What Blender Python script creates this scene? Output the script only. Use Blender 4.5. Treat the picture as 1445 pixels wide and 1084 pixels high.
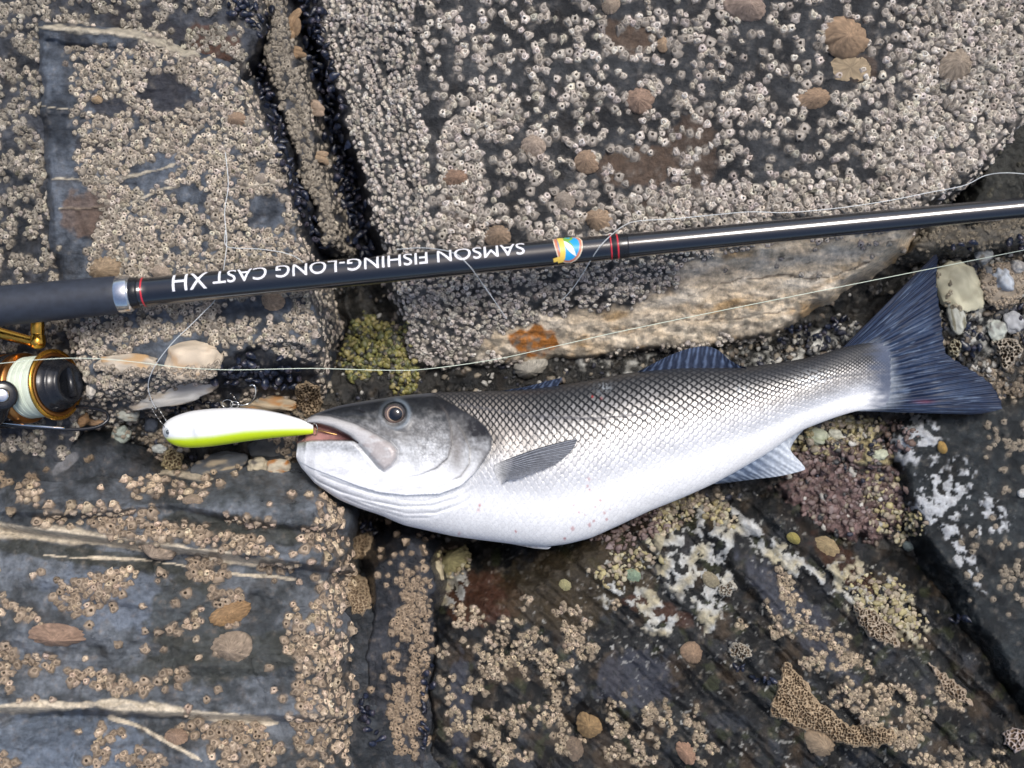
import bpy, bmesh, math, random
import numpy as np
from mathutils import Vector, Matrix

# ------------------------------------------------------------------ camera, sky, sun, exposure
for o in list(bpy.data.objects): bpy.data.objects.remove(o)
SC = bpy.context.scene
COL = SC.collection
HC = 1.0                      # camera height above the gully floor (m)
S = 0.0006                    # metres per photo pixel on the gully floor
CX, CY = 722.5, 542.0
cam_d = bpy.data.cameras.new('camera'); cam = bpy.data.objects.new('camera', cam_d); COL.objects.link(cam)
cam.location = (0, 0, HC); cam.rotation_euler = (0, 0, 0)
cam_d.sensor_width = 36.0; cam_d.lens = 36.0 * HC / (1445 * S)
cam_d.clip_start = 0.02; cam_d.clip_end = 200
cam_d.dof.use_dof = True; cam_d.dof.focus_distance = HC - 0.055
cam_d.dof.aperture_fstop = cam_d.lens / 1000 / 0.015
SC.camera = cam

SUN_EL, SUN_AZ = 65.0, 34.0   # azimuth measured clockwise from +Y (top of the picture)
wd = bpy.data.worlds.new('World'); SC.world = wd; wd.use_nodes = True
nt = wd.node_tree; nt.nodes.clear()
sky = nt.nodes.new('ShaderNodeTexSky'); sky.sky_type = 'NISHITA'; sky.sun_disc = False
sky.sun_elevation = math.radians(SUN_EL); sky.sun_rotation = math.radians(SUN_AZ)
sky.air_density = 1.0; sky.dust_density = 4.0; sky.ozone_density = 1.0
bg = nt.nodes.new('ShaderNodeBackground'); bg.inputs['Strength'].default_value = 0.10
wo = nt.nodes.new('ShaderNodeOutputWorld')
nt.links.new(sky.outputs[0], bg.inputs[0]); nt.links.new(bg.outputs[0], wo.inputs[0])
sun_d = bpy.data.lights.new('sun', 'SUN'); sun_d.energy = 1.9; sun_d.angle = math.radians(18); sun_d.color = (1.0, 0.965, 0.92)
sun = bpy.data.objects.new('sun', sun_d); COL.objects.link(sun)
_e, _a = math.radians(SUN_EL), math.radians(SUN_AZ)
sd_dir = Vector((math.sin(_a) * math.cos(_e), math.cos(_a) * math.cos(_e), math.sin(_e)))
sun.rotation_euler = sd_dir.to_track_quat('Z', 'Y').to_euler(); sun.location = sd_dir * 3
SC.view_settings.view_transform = 'Standard'; SC.view_settings.look = 'None'
SC.view_settings.exposure = 0.62; SC.view_settings.gamma = 1.0; SC.view_settings.use_curve_mapping = False
SC.render.engine = 'CYCLES'
SC.cycles.max_bounces = 6; SC.cycles.diffuse_bounces = 3; SC.cycles.glossy_bounces = 3
SC.cycles.use_denoising = True

rng = np.random.default_rng(7); random.seed(7)

# ------------------------------------------------------------------ maths helpers
def W(px, py, z):
    k = S * (HC - z) / HC
    return np.stack([(np.asarray(px, float) - CX) * k, (CY - np.asarray(py, float)) * k, np.asarray(z, float) + 0 * np.asarray(px, float)], -1)
def w1(px, py, z): return Vector(W(px, py, z))
def sm(a, b, x):
    t = np.clip((np.asarray(x, float) - a) / (b - a), 0, 1); return t * t * (3 - 2 * t)
def mix(a, b, t):
    a = np.asarray(a, float); b = np.asarray(b, float); t = np.asarray(t)[..., None]; return a * (1 - t) + b * t
def _hash(ix, iy, seed):
    h = (ix.astype(np.int64) * 374761393 + iy.astype(np.int64) * 668265263 + seed * 974634777) & 0xffffffff
    h = ((h ^ (h >> 13)) * 1274126177) & 0xffffffff
    return ((h ^ (h >> 16)) & 0xffffff) / float(0xffffff)
_gr = np.random.default_rng(99).uniform(0, 6.2831853, (256, 256)); _GC = np.cos(_gr).astype(np.float32); _GS = np.sin(_gr).astype(np.float32)
def pn(x, y, seed=0):                      # gradient noise, about -0.7..0.7
    x = np.asarray(x, np.float32) + np.float32((seed * 37) % 251); y = np.asarray(y, np.float32) + np.float32((seed * 91) % 241)
    ix = np.floor(x); iy = np.floor(y); fx = x - ix; fy = y - iy
    i0 = ix.astype(np.int32) & 255; j0 = iy.astype(np.int32) & 255; i1 = (i0 + 1) & 255; j1 = (j0 + 1) & 255
    u = fx * fx * (3 - 2 * fx); v = fy * fy * (3 - 2 * fy)
    a = _GC[i0, j0] * fx + _GS[i0, j0] * fy; b = _GC[i0, j1] * fx + _GS[i0, j1] * (fy - 1)
    c = _GC[i1, j0] * (fx - 1) + _GS[i1, j0] * fy; d = _GC[i1, j1] * (fx - 1) + _GS[i1, j1] * (fy - 1)
    a += (b - a) * v; c += (d - c) * v
    return a + (c - a) * u
def fbm(x, y, o=4, seed=0):
    s = 0; a = 1.0; n = 0
    for i in range(o):
        s = s + a * pn(x * 2 ** i, y * 2 ** i, seed + i * 17); n += a; a *= 0.5
    return s / n * 1.6
def worley(x, y, seed=0):                  # F1, F2, id of the nearest cell
    ix = np.floor(x); iy = np.floor(y)
    f1 = np.full(x.shape, 9.0); f2 = np.full(x.shape, 9.0); cid = np.zeros(x.shape)
    for dx in (-1, 0, 1):
        for dy in (-1, 0, 1):
            gx = ix + dx; gy = iy + dy
            d = np.hypot(gx + 0.1 + .8 * _hash(gx, gy, seed) - x, gy + .1 + .8 * _hash(gx, gy, seed + 5) - y)
            n = d < f1
            f2 = np.where(n, f1, np.minimum(f2, d)); cid = np.where(n, _hash(gx, gy, seed + 9), cid); f1 = np.where(n, d, f1)
    return f1, f2, cid
def pl_sd(px, py, pts):                    # signed distance to an open polyline (sign from the nearest segment's side)
    best = np.full(np.shape(px), 1e9); sg = np.ones(np.shape(px)); tt = np.zeros(np.shape(px))
    n = len(pts) - 1
    for i in range(n):
        (x1, y1), (x2, y2) = pts[i], pts[i + 1]
        ex, ey = x2 - x1, y2 - y1; L = ex * ex + ey * ey + 1e-9
        t = np.clip(((px - x1) * ex + (py - y1) * ey) / L, 0, 1)
        d = np.hypot(px - x1 - t * ex, py - y1 - t * ey)
        c = np.sign(ex * (py - y1) - ey * (px - x1))
        m = d < best
        best = np.where(m, d, best); sg = np.where(m, c, sg); tt = np.where(m, (i + t) / n, tt)
    return best * sg, tt
def poly_sd(px, py, pts):                  # signed distance to a closed polygon, negative inside
    best = np.full(np.shape(px), 1e9); ins = np.zeros(np.shape(px), bool)
    for i in range(len(pts)):
        (x1, y1), (x2, y2) = pts[i], pts[(i + 1) % len(pts)]
        ex, ey = x2 - x1, y2 - y1
        t = np.clip(((px - x1) * ex + (py - y1) * ey) / (ex * ex + ey * ey + 1e-9), 0, 1)
        best = np.minimum(best, np.hypot(px - x1 - t * ex, py - y1 - t * ey))
        if y1 != y2:
            ins ^= ((y1 > py) != (y2 > py)) & (px < (x2 - x1) * (py - y1) / (y2 - y1) + x1)
    return np.where(ins, -best, best)
def ell(px, py, cx, cy, rx, ry, rot=0, rough=0.35, sc=18, seed=3):   # noisy ellipse mask 0..1, worked out only near the ellipse
    R = max(rx, ry) * (1.1 + rough) + 4; out = np.zeros(px.shape)
    j = np.flatnonzero(np.abs(py[:, 0] - cy) < R); i = np.flatnonzero(np.abs(px[0] - cx) < R)
    if len(i) == 0 or len(j) == 0: return out
    sl = (slice(j[0], j[-1] + 1), slice(i[0], i[-1] + 1)); px = px[sl]; py = py[sl]
    a = math.radians(rot); dx = px - cx; dy = py - cy
    u = (dx * math.cos(a) + dy * math.sin(a)) / rx; v = (-dx * math.sin(a) + dy * math.cos(a)) / ry
    r = np.hypot(u, v) + rough * fbm(px / sc, py / sc, 3, seed)
    out[sl] = 1 - sm(0.85, 1.1, r); return out
def catmull(pts, n=12):
    P = np.array(pts, float); P = np.vstack([2 * P[0] - P[1], P, 2 * P[-1] - P[-2]]); out = []
    for i in range(1, len(P) - 2):
        for t in np.linspace(0, 1, n, endpoint=False):
            p0, p1, p2, p3 = P[i - 1:i + 3]
            out.append(.5 * (2 * p1 + (p2 - p0) * t + (2 * p0 - 5 * p1 + 4 * p2 - p3) * t * t + (3 * p1 - p0 - 3 * p2 + p3) * t ** 3))
    out.append(P[-2]); return np.array(out)

# ------------------------------------------------------------------ object helpers
def mesh_np(name, V, Fs, col=None, smooth=True):
    if not isinstance(Fs, list): Fs = [Fs]
    Fs = [np.asarray(f, np.int32) for f in Fs if len(f)]
    V = np.asarray(V, np.float32).reshape(-1, 3)
    me = bpy.data.meshes.new(name); me.vertices.add(len(V)); me.vertices.foreach_set('co', V.ravel())
    loops = np.concatenate([f.ravel() for f in Fs]); tot = np.concatenate([np.full(len(f), f.shape[1]) for f in Fs])
    st = np.concatenate([[0], np.cumsum(tot)[:-1]]).astype(np.int32)
    me.loops.add(len(loops)); me.loops.foreach_set('vertex_index', loops)
    me.polygons.add(len(tot)); me.polygons.foreach_set('loop_start', st)
    me.polygons.foreach_set('use_smooth', np.full(len(tot), smooth))
    me.update(calc_edges=True)
    if col is not None:
        col = np.asarray(col, np.float32).reshape(len(V), -1)
        if col.shape[1] == 3: col = np.hstack([col, np.ones((len(V), 1), np.float32)])
        at = me.attributes.new('Col', 'FLOAT_COLOR', 'POINT'); at.data.foreach_set('color', col.ravel())
    return me
def obj(name, me, mat=None, parent=None, label=None, cat=None, group=None, kind=None):
    o = bpy.data.objects.new(name, me); COL.objects.link(o)
    if mat is not None and me is not None and not me.materials: me.materials.append(mat)
    if parent is not None: o.parent = parent
    if label: o['label'] = label
    if cat: o['category'] = cat
    if group: o['group'] = group
    if kind: o['kind'] = kind
    return o
def empty(name, loc, label=None, cat=None, group=None):
    o = obj(name, None, None, None, label, cat, group); o.location = loc; o.empty_display_size = 0.02; return o
def put(name, me, mat, root, **k):          # a part whose mesh is in world coordinates under a root that has a location
    o = obj(name, me, mat, root, **k); o.matrix_parent_inverse = Matrix.Translation(root.location).inverted() ; return o
def gridF(na, nb, wrapa=False, wrapb=False, off=0):
    a = np.arange(na if wrapa else na - 1); b = np.arange(nb if wrapb else nb - 1)
    A, B = np.meshgrid(a, b, indexing='ij'); A2 = (A + 1) % na; B2 = (B + 1) % nb
    return np.stack([A * nb + B, A2 * nb + B, A2 * nb + B2, A * nb + B2], -1).reshape(-1, 4) + off
def tube(pts, rad, seg=10, cap=True):       # sweep along world points; rad scalar or list
    P = np.array(pts, float); n = len(P); R = np.broadcast_to(np.asarray(rad, float), (n,))
    T = np.gradient(P, axis=0); T /= np.linalg.norm(T, axis=1)[:, None] + 1e-12
    up = np.array([0, 0, 1.0]) if abs(T[0][2]) < .9 else np.array([1.0, 0, 0])
    N = np.zeros_like(P); b = up - T[0] * up.dot(T[0]); N[0] = b / np.linalg.norm(b)
    for i in range(1, n):
        b = N[i - 1] - T[i] * N[i - 1].dot(T[i]); N[i] = b / (np.linalg.norm(b) + 1e-12)
    B = np.cross(T, N); a = np.linspace(0, 2 * np.pi, seg, endpoint=False)
    V = P[:, None] + R[:, None, None] * (np.cos(a)[None, :, None] * N[:, None] + np.sin(a)[None, :, None] * B[:, None])
    V = V.reshape(-1, 3); F = [gridF(n, seg, False, True)]
    if cap:
        V = np.vstack([V, P[0], P[-1]]); k = np.arange(seg); k2 = (k + 1) % seg
        F.append(np.stack([k2, k, np.full(seg, n * seg)], -1)); F.append(np.stack([k, k2, np.full(seg, n * seg + 1)], -1) + np.array([(n - 1) * seg, (n - 1) * seg, 0]))
    return V, F
def tube_me(name, pts, rad, seg=10): V, F = tube(pts, rad, seg); return mesh_np(name, V, F)
def join(parts):                            # [(V,[F..],col)] -> one V,Fs,col
    Vs, Fq, Ft, Cs, o = [], [], [], [], 0
    for V, Fs, c in parts:
        V = np.asarray(V).reshape(-1, 3)
        for f in (Fs if isinstance(Fs, list) else [Fs]):
            (Fq if f.shape[1] == 4 else Ft).append(f + o)
        Vs.append(V); Cs.append(np.broadcast_to(np.asarray(c, float), (len(V), len(np.atleast_1d(c)[-1]) if np.ndim(c) > 1 else len(c)))); o += len(V)
    return np.vstack(Vs), [np.vstack(f) for f in (Fq, Ft) if f], np.vstack(Cs)
def lathe(C, ax, up, prof, seg=48):          # profile [(axial, radius)] around axis ax through C
    ax = Vector(ax).normalized(); up = (Vector(up) - ax * ax.dot(Vector(up))).normalized(); sd = ax.cross(up)
    ax, up, sd, C = map(np.array, (ax, up, sd, C)); a = np.linspace(0, 2 * np.pi, seg, endpoint=False)
    pr = np.array(prof, float)
    V = C + pr[:, 0][:, None, None] * ax + pr[:, 1][:, None, None] * (np.cos(a)[None, :, None] * up + np.sin(a)[None, :, None] * sd)
    return V.reshape(-1, 3), [gridF(len(pr), seg, False, True)]
def sheet(P, th):                            # closed thin solid from a grid of points (na,nb,3); th (na,nb) or scalar
    na, nb = P.shape[:2]; th = np.broadcast_to(th, (na, nb)); Q = P.copy(); Q[..., 2] -= th
    V = np.vstack([P.reshape(-1, 3), Q.reshape(-1, 3)]); n = na * nb
    F1 = gridF(na, nb); F2 = gridF(na, nb)[:, ::-1] + n
    rim = np.concatenate([np.arange(nb), np.arange(1, na) * nb + nb - 1, (na - 1) * nb + np.arange(nb - 2, -1, -1), np.arange(na - 2, 0, -1) * nb])
    r2 = np.roll(rim, -1); F3 = np.stack([rim, r2, r2 + n, rim + n], -1)
    return V, [np.vstack([F1, F2, F3])]

# ------------------------------------------------------------------ materials
def mat(name, col=(.5, .5, .5), rough=.5, metal=0.0, attr=False, nscale=0, ncol=0.25, bump=0.0, bscale=0, bdist=.0005, coat=0, spec=.5, rvar=0, alpha_metal=0, sss=0, rand=0, alpha_rough=None, trans=0):
    m = bpy.data.materials.new(name); m.use_nodes = True; t = m.node_tree; N = t.nodes; L = t.links
    b = N['Principled BSDF']; b.inputs['Roughness'].default_value = rough; b.inputs['Metallic'].default_value = metal
    b.inputs['Specular IOR Level'].default_value = spec; b.inputs['Coat Weight'].default_value = coat; b.inputs['Coat Roughness'].default_value = .12
    if sss: b.inputs['Subsurface Weight'].default_value = sss; b.inputs['Subsurface Radius'].default_value = (.003, .002, .0015); b.inputs['Subsurface Scale'].default_value = 1
    if trans: b.inputs['Transmission Weight'].default_value = trans
    tc = N.new('ShaderNodeTexCoord'); src = None
    if attr:
        a = N.new('ShaderNodeAttribute'); a.attribute_name = 'Col'; src = a.outputs['Color']
    else:
        r = N.new('ShaderNodeRGB'); r.outputs[0].default_value = (*col, 1); src = r.outputs[0]
    if rand:
        oi = N.new('ShaderNodeObjectInfo'); h = N.new('ShaderNodeHueSaturation'); mr = N.new('ShaderNodeMapRange')
        mr.inputs['To Min'].default_value = 1 - rand; mr.inputs['To Max'].default_value = 1 + rand
        L.new(oi.outputs['Random'], mr.inputs['Value']); L.new(mr.outputs[0], h.inputs['Value']); L.new(src, h.inputs['Color']); src = h.outputs[0]
    if nscale:
        n = N.new('ShaderNodeTexNoise'); n.inputs['Scale'].default_value = nscale; n.inputs['Detail'].default_value = 7; n.inputs['Roughness'].default_value = .65
        L.new(tc.outputs['Object'], n.inputs['Vector'])
        mr = N.new('ShaderNodeMapRange'); mr.inputs['From Min'].default_value = .28; mr.inputs['From Max'].default_value = .72
        mr.inputs['To Min'].default_value = 1 - ncol; mr.inputs['To Max'].default_value = 1 + ncol; L.new(n.outputs['Fac'], mr.inputs['Value'])
        mx = N.new('ShaderNodeMix'); mx.data_type = 'RGBA'; mx.blend_type = 'MULTIPLY'; mx.inputs['Factor'].default_value = 1
        L.new(src, mx.inputs['A']); L.new(mr.outputs[0], mx.inputs['B']); src = mx.outputs['Result']
        if rvar:
            m2 = N.new('ShaderNodeMapRange'); m2.inputs['From Min'].default_value = .3; m2.inputs['From Max'].default_value = .7
            m2.inputs['To Min'].default_value = max(.05, rough - rvar); m2.inputs['To Max'].default_value = min(1, rough + rvar)
            n2 = N.new('ShaderNodeTexNoise'); n2.inputs['Scale'].default_value = nscale * .25; n2.inputs['Detail'].default_value = 4
            L.new(tc.outputs['Object'], n2.inputs['Vector']); L.new(n2.outputs['Fac'], m2.inputs['Value'])
            if not (attr and alpha_rough): L.new(m2.outputs[0], b.inputs['Roughness'])
            else:
                ad = N.new('ShaderNodeMath'); ad.operation = 'MULTIPLY'; L.new(m2.outputs[0], ad.inputs[0]); L.new(a.outputs['Alpha'], ad.inputs[1])
                ad.use_clamp = True; L.new(ad.outputs[0], b.inputs['Roughness'])
    L.new(src, b.inputs['Base Color'])
    if attr and alpha_metal:
        mm = N.new('ShaderNodeMath'); mm.operation = 'MULTIPLY'; mm.inputs[1].default_value = alpha_metal
        L.new(a.outputs['Alpha'], mm.inputs[0]); L.new(mm.outputs[0], b.inputs['Metallic'])
    if bump:
        n = N.new('ShaderNodeTexNoise'); n.inputs['Scale'].default_value = bscale; n.inputs['Detail'].default_value = 8; n.inputs['Roughness'].default_value = .7
        L.new(tc.outputs['Object'], n.inputs['Vector'])
        bp = N.new('ShaderNodeBump'); bp.inputs['Strength'].default_value = bump; bp.inputs['Distance'].default_value = bdist
        L.new(n.outputs['Fac'], bp.inputs['Height']); L.new(bp.outputs[0], b.inputs['Normal'])
    return m
M = dict(
    rock=mat('wet_slate', attr=True, nscale=200, ncol=.5, bump=1.0, bscale=300, bdist=.0022, rough=.30, rvar=.12, alpha_rough=True, spec=.33),
    barn=mat('barnacle_shell', attr=True, nscale=650, ncol=.5, bump=1.0, bscale=900, bdist=.0012, rough=.8, rand=.16, spec=.3),
    crust=mat('barnacle_crust', attr=True, nscale=650, ncol=.5, bump=1.0, bscale=900, bdist=.0012, rough=.8, spec=.3),
    limpet=mat('limpet_shell', attr=True, nscale=420, ncol=.6, bump=.9, bscale=600, bdist=.0012, rough=.6),
    mussel=mat('mussel_shell', attr=True, nscale=400, ncol=.35, bump=.3, bscale=500, bdist=.0003, rough=.27, rvar=.1, rand=.45),
    stone=mat('pebble', attr=True, nscale=300, ncol=.3, bump=.6, bscale=420, bdist=.001, rough=.5, rvar=.15),
    alga=mat('algae', attr=True, nscale=500, ncol=.4, bump=.5, bscale=700, bdist=.0006, rough=.45),
    fish=mat('fish_skin', attr=True, nscale=600, ncol=.12, bump=.12, bscale=900, bdist=.0003, rough=.38, rvar=.08, alpha_metal=.5, coat=.05, sss=.0, spec=.3),
    fin=mat('fin_membrane', attr=True, nscale=350, ncol=.3, bump=.3, bscale=500, bdist=.0004, rough=.5, rvar=.1, coat=.0, spec=.22),
    pupil=mat('pupil', (.004, .005, .008), .06, coat=1.0),
    iris=mat('iris', attr=True, rough=.15, coat=1.0, nscale=1200, ncol=.3),
    grip=mat('rubber_grip', (.022, .028, .042), .6, nscale=160, ncol=.35, bump=.35, bscale=2600, bdist=.0003),
    blank=mat('rod_blank', (.004, .005, .009), .13, coat=1.0, spec=.8, nscale=300, ncol=.3, rvar=.05),
    silver=mat('polished_steel', (.75, .76, .78), .16, 1.0, nscale=400, ncol=.12, rvar=.06),
    wire=mat('hook_wire', (.62, .62, .6), .22, 1.0),
    brass=mat('brass_hook', (.62, .38, .16), .3, 1.0),
    gold=mat('gold_anodised', (.80, .42, .07), .27, 1.0, nscale=600, ncol=.15, rvar=.08),
    copper=mat('copper_trim', (.50, .22, .07), .3, 1.0, nscale=600, ncol=.15),
    blackp=mat('black_plastic', (.010, .011, .014), .24, nscale=700, ncol=.3, rvar=.1),
    braid=mat('braided_line', (.66, .74, .62), .65, nscale=2500, ncol=.16, bump=.4, bscale=3500, bdist=.0002),
    mono=mat('mono_line', (.62, .66, .68), .25, spec=.6),
    red=mat('red_thread', (.55, .02, .035), .3, coat=.5),
    white_print=mat('white_print', (.82, .82, .86), .4),
    pr_orange=mat('print_orange', (.55, .20, .12), .35), pr_blue=mat('print_blue', (.02, .33, .68), .35),
    pr_green=mat('print_green', (.18, .42, .06), .35), pr_yellow=mat('print_yellow', (.80, .56, .10), .35), pr_cream=mat('print_cream', (.8, .72, .55), .35),
    lure=mat('lure_paint', attr=True, rough=.22, coat=.5, nscale=300, ncol=.03),
)
# ------------------------------------------------------------------ the rock platform: height fields over the picture area and a wide margin
def axis(a, b, step, lo, hi, big):
    return np.concatenate([np.arange(lo, a, big), np.arange(a, b, step), np.arange(b, hi + big, big)])
gx_ = axis(-16, 1462, 1.95, -520, 1960, 9.0); gy_ = axis(-16, 1100, 1.95, -420, 1500, 9.0)
PX, PY = np.meshgrid(gx_, gy_)                      # rows = y
WXn = PX + 14 * fbm(PX / 110, PY / 110, 3, 23) + 9 * fbm(PX / 55, PY / 55, 4, 21) + 2.5 * fbm(PX / 12, PY / 12, 3, 41)
WYn = PY + 14 * fbm(PX / 110, PY / 110, 3, 33) + 9 * fbm(PX / 55, PY / 55, 4, 31) + 2.5 * fbm(PX / 12, PY / 12, 3, 51)
N1 = fbm(PX / 160, PY / 160, 4, 1); N2 = fbm(PX / 45, PY / 45, 4, 2); N3 = fbm(PX / 14, PY / 14, 4, 3)
N4 = fbm(PX / 6, PY / 6, 3, 4)
def aniso(ang, lx, ly, seed, o=4):
    a = math.radians(ang); u = PX * math.cos(a) + PY * math.sin(a); v = -PX * math.sin(a) + PY * math.cos(a)
    return fbm(u / lx, v / ly, o, seed)
def blockH(z0, ref, g, edges, c, T=.0035):
    top = z0 + g[0] * (PX - ref[0]) + g[1] * (PY - ref[1])
    zs = [top]
    for (x1, y1, x2, y2, sl, ze) in edges:
        nx, ny = (y2 - y1), -(x2 - x1); L = math.hypot(nx, ny); nx /= L; ny /= L
        if (c[0] - x1) * nx + (c[1] - y1) * ny > 0: nx, ny = -nx, -ny
        d = (WXn - x1) * nx + (WYn - y1) * ny
        zs.append((top if ze is None else ze) - sl * d)
    zs = np.array(zs); m = zs.min(0)
    return m - T * np.log(np.exp(-(zs - m) / T).sum(0))
def poly_edges(pts, slopes, ze=None):
    n = len(pts); return [(*pts[i], *pts[(i + 1) % n], slopes[i % len(slopes)], ze) for i in range(n)]

SL = np.array([.040, .047, .058])                    # slate
def slate(lo, hi, warm=.5, seed=0, wet=1.0):
    n = fbm(PX / 70, PY / 70, 5, 100 + seed); m = fbm(PX / 26, PY / 40, 4, 130 + seed)
    c = mix(lo, hi, sm(-.45, .5, n + .5 * N3)); c = mix(c, np.array([.045, .032, .020]), warm * sm(.05, .6, m))
    return c
rough0 = lambda: np.clip(.95 + .25 * N2 + .1 * N3, .55, 1.5)
def line_mask(pts, w, warp=1.0, seed=0):
    d, t = pl_sd(PX + 5 * warp * fbm(PX / 40, PY / 40, 3, 70 + seed), PY + 5 * warp * fbm(PX / 40, PY / 40, 3, 80 + seed), pts)
    ww = w * np.clip(.85 + .9 * fbm(PX / 60, PY / 60, 2, 90 + seed), .25, 1.8) * sm(0, .06, t) * sm(1, .94, t) + .01; return 1 - sm(ww * .6, ww * 1.1, np.abs(d) + w * .35 * N3)
E = lambda *a, **k: ell(PX, PY, *a, **k)
B_ = {}
# --- ground (bedrock of the gully)
crack = np.zeros_like(PX)
for pts, w, dp in (([(418, -60), (440, 60), (462, 150), (485, 250), (512, 360), (520, 440)], 34, .034), ([(362, 0), (378, 110), (398, 200), (430, 300), (455, 380), (480, 470)], 22, .030),
                   ([(500, 700), (525, 790), (512, 900), (495, 1000), (500, 1200)], 22, .035), ([(640, 770), (612, 830), (606, 950), (600, 1200)], 18, .035),
                   ([(545, 745), (620, 780), (730, 785)], 32, .05), ([(330, 540), (420, 530), (470, 470)], 40, .022), ([(1280, 800), (1330, 840), (1390, 960), (1460, 1080)], 26, .018),
                   ([(1295, 340), (1250, 420), (1150, 470), (1050, 495)], 16, .012), ([(0, 600), (120, 612), (200, 640)], 18, .02), ([(1395, 330), (1460, 290)], 18, .03)):
    d, t = pl_sd(WXn, WYn, pts); crack = np.maximum(crack, dp * np.exp(-(d / w) ** 2))
f1, f2, cid = worley(WXn / 26, WYn / 26, 4)
H0 = -.004 + .006 * N1 + .006 * N2 + .0035 * N3 + .0012 * N4 - crack + .007 * sm(0, .45, f2 - f1) * (cid - .3) + .003 * np.abs(N3)
far = np.maximum(np.abs(PX - 722) - 800, 0) + np.maximum(np.abs(PY - 542) - 620, 0)
H0 += .00012 * np.minimum(far, 400)
c0 = slate((.006, .007, .008), (.034, .033, .030), .6, 1)
purple = np.maximum(E(1190, 690, 95, 72, 20, seed=5), E(900, 745, 60, 25, -20, seed=6))
ylw = np.maximum.reduce([E(1180, 615, 65, 28, -12, seed=7), E(950, 725, 40, 24, -30, seed=8), E(1230, 640, 40, 20, seed=12), E(870, 795, 45, 20, -25, seed=15)])
wht = np.maximum.reduce([E(1110, 500, 130, 26, -14, seed=9), E(880, 515, 90, 20, 4, seed=19), E(1390, 430, 80, 80, seed=10, rough=.8)])
c0 = mix(c0, np.array([.125, .082, .078]) * (1 + .5 * N3[..., None]), purple * sm(-.5, -.1, N3 + .3 * N2) * .9)
c0 = mix(c0, (.36, .31, .17), ylw * sm(-.15, .2, N3 + .4 * N2)); c0 = mix(c0, (.40, .40, .37), wht * sm(-.05, .3, N3 + .4 * N2) * .85)
gv = np.clip(cid, 0, 1); c0 = c0 * (.6 + .8 * gv)[..., None]
H0 += purple * (.008 + .006 * np.abs(N2) + .004 * np.abs(N3) + .0015 * N4) + ylw * .004
B_['ground'] = dict(H=H0, col=c0, rough=rough0() * .9, name='ground')

# --- big boulder at the upper right
strat = aniso(8, 120, 14, 210)
topE = .086 + .006 * N1 + .0028 * N2 + .0012 * N3
HE = blockH(.076, (1000, 180), (.000008, -.00002), [(556, -400, 613, 372, .00046, None), (606, 362, 1300, 303, .00038, None), (1285, 320, 1400, 242, .003, None), (1400, 242, 1455, 160, .003, None), (1455, 160, 1620, -420, .003, None),
    (440, 0, 590, 512, .004, .030), (585, 515, 960, 490, .0045, .020), (960, 490, 1170, 445, .0045, .022), (1165, 450, 1292, 330, .0045, .03)], (1000, 200), .0045)
HE = HE + .006 * N1 + .0025 * N2 + .0011 * N3 + .0004 * N4
dF = PY - (362 + (PX - 606) * (303 - 362) / 694.0)             # px below the front crest
leftE = 1 - sm(-14, 14, PX - (582 + PY * .083) + 12 * N2)
HE += (leftE * .0045 * aniso(80, 90, 11, 212))
frontE = sm(0, 16, dF + 6 * N2)
HE += frontE * (.003 * strat + .0012 * aniso(-6, 90, 30, 214))
cE = slate((.009, .010, .012), (.036, .039, .043), .25, 2)
cE = mix(cE, slate((.022, .024, .026), (.085, .088, .09), .3, 22), leftE * .9)
for b in ((1230 / 1.0 - 60, 60, 0, 0), ): pass
for (x, y, rx, ry, k) in ((885, 55, 40, 28, .8), (900, 235, 60, 30, .8), (650, 300, 30, 40, .5), (1215, 95, 25, 20, .6), (975, 215, 40, 55, .6), (930, 300, 45, 20, .5)):
    cE = mix(cE, (.085, .055, .036), E(x, y, rx, ry, seed=int(x)) * k)
qz = np.maximum.reduce([E(1120, 398, 200, 72, -12, .3, 30, 31), E(800, 475, 125, 34, -8, .35, 26, 32), E(985, 445, 160, 36, -8, .3, 28, 33), E(1230, 365, 75, 42, -35, .3, 20, 34)]) * sm(10, 34, dF + 16 * N2) * frontE
qc = mix((.66, .53, .37), (.72, .63, .50), sm(-.3, .4, aniso(-10, 70, 24, 231))); qc = mix(qc, (.48, .29, .11), sm(.05, .5, aniso(-14, 70, 34, 233)) * .75)
qc = mix(qc, (.36, .14, .03), E(755, 482, 34, 22, 0, .5, seed=36)); qc = mix(qc, (.10, .08, .06), sm(.34, .46, aniso(-20, 30, 9, 235)) * .6)
qcr = np.maximum.reduce([line_mask([(1010, 400), (1080, 388), (1150, 395), (1230, 372)], 1.5, 1.6, 12), line_mask([(860, 470), (960, 452), (1060, 448), (1150, 430)], 1.5, 1.6, 14)]); qc = mix(qc, (.10, .075, .05), qcr * .8); HE -= .001 * qcr * qz; cE = mix(cE, qc, qz); HE -= .7 * qz * (.0025 * N2 + .0011 * N3 + .0004 * N4)
und = sm(-6, 8, dF - (128 - .055 * (PX - 606)) + 8 * N2) * frontE
cE = mix(cE, (.22, .20, .16), und * sm(-.1, .25, N3) * .8)
B_['boulder'] = dict(H=HE, col=cE, rough=rough0() * np.where(qz > .5, 2.0, 1.5), name='rock_boulder',
    label='large grey boulder crusted with pale barnacles filling the upper right, cream quartz front', cat='boulder')

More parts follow.
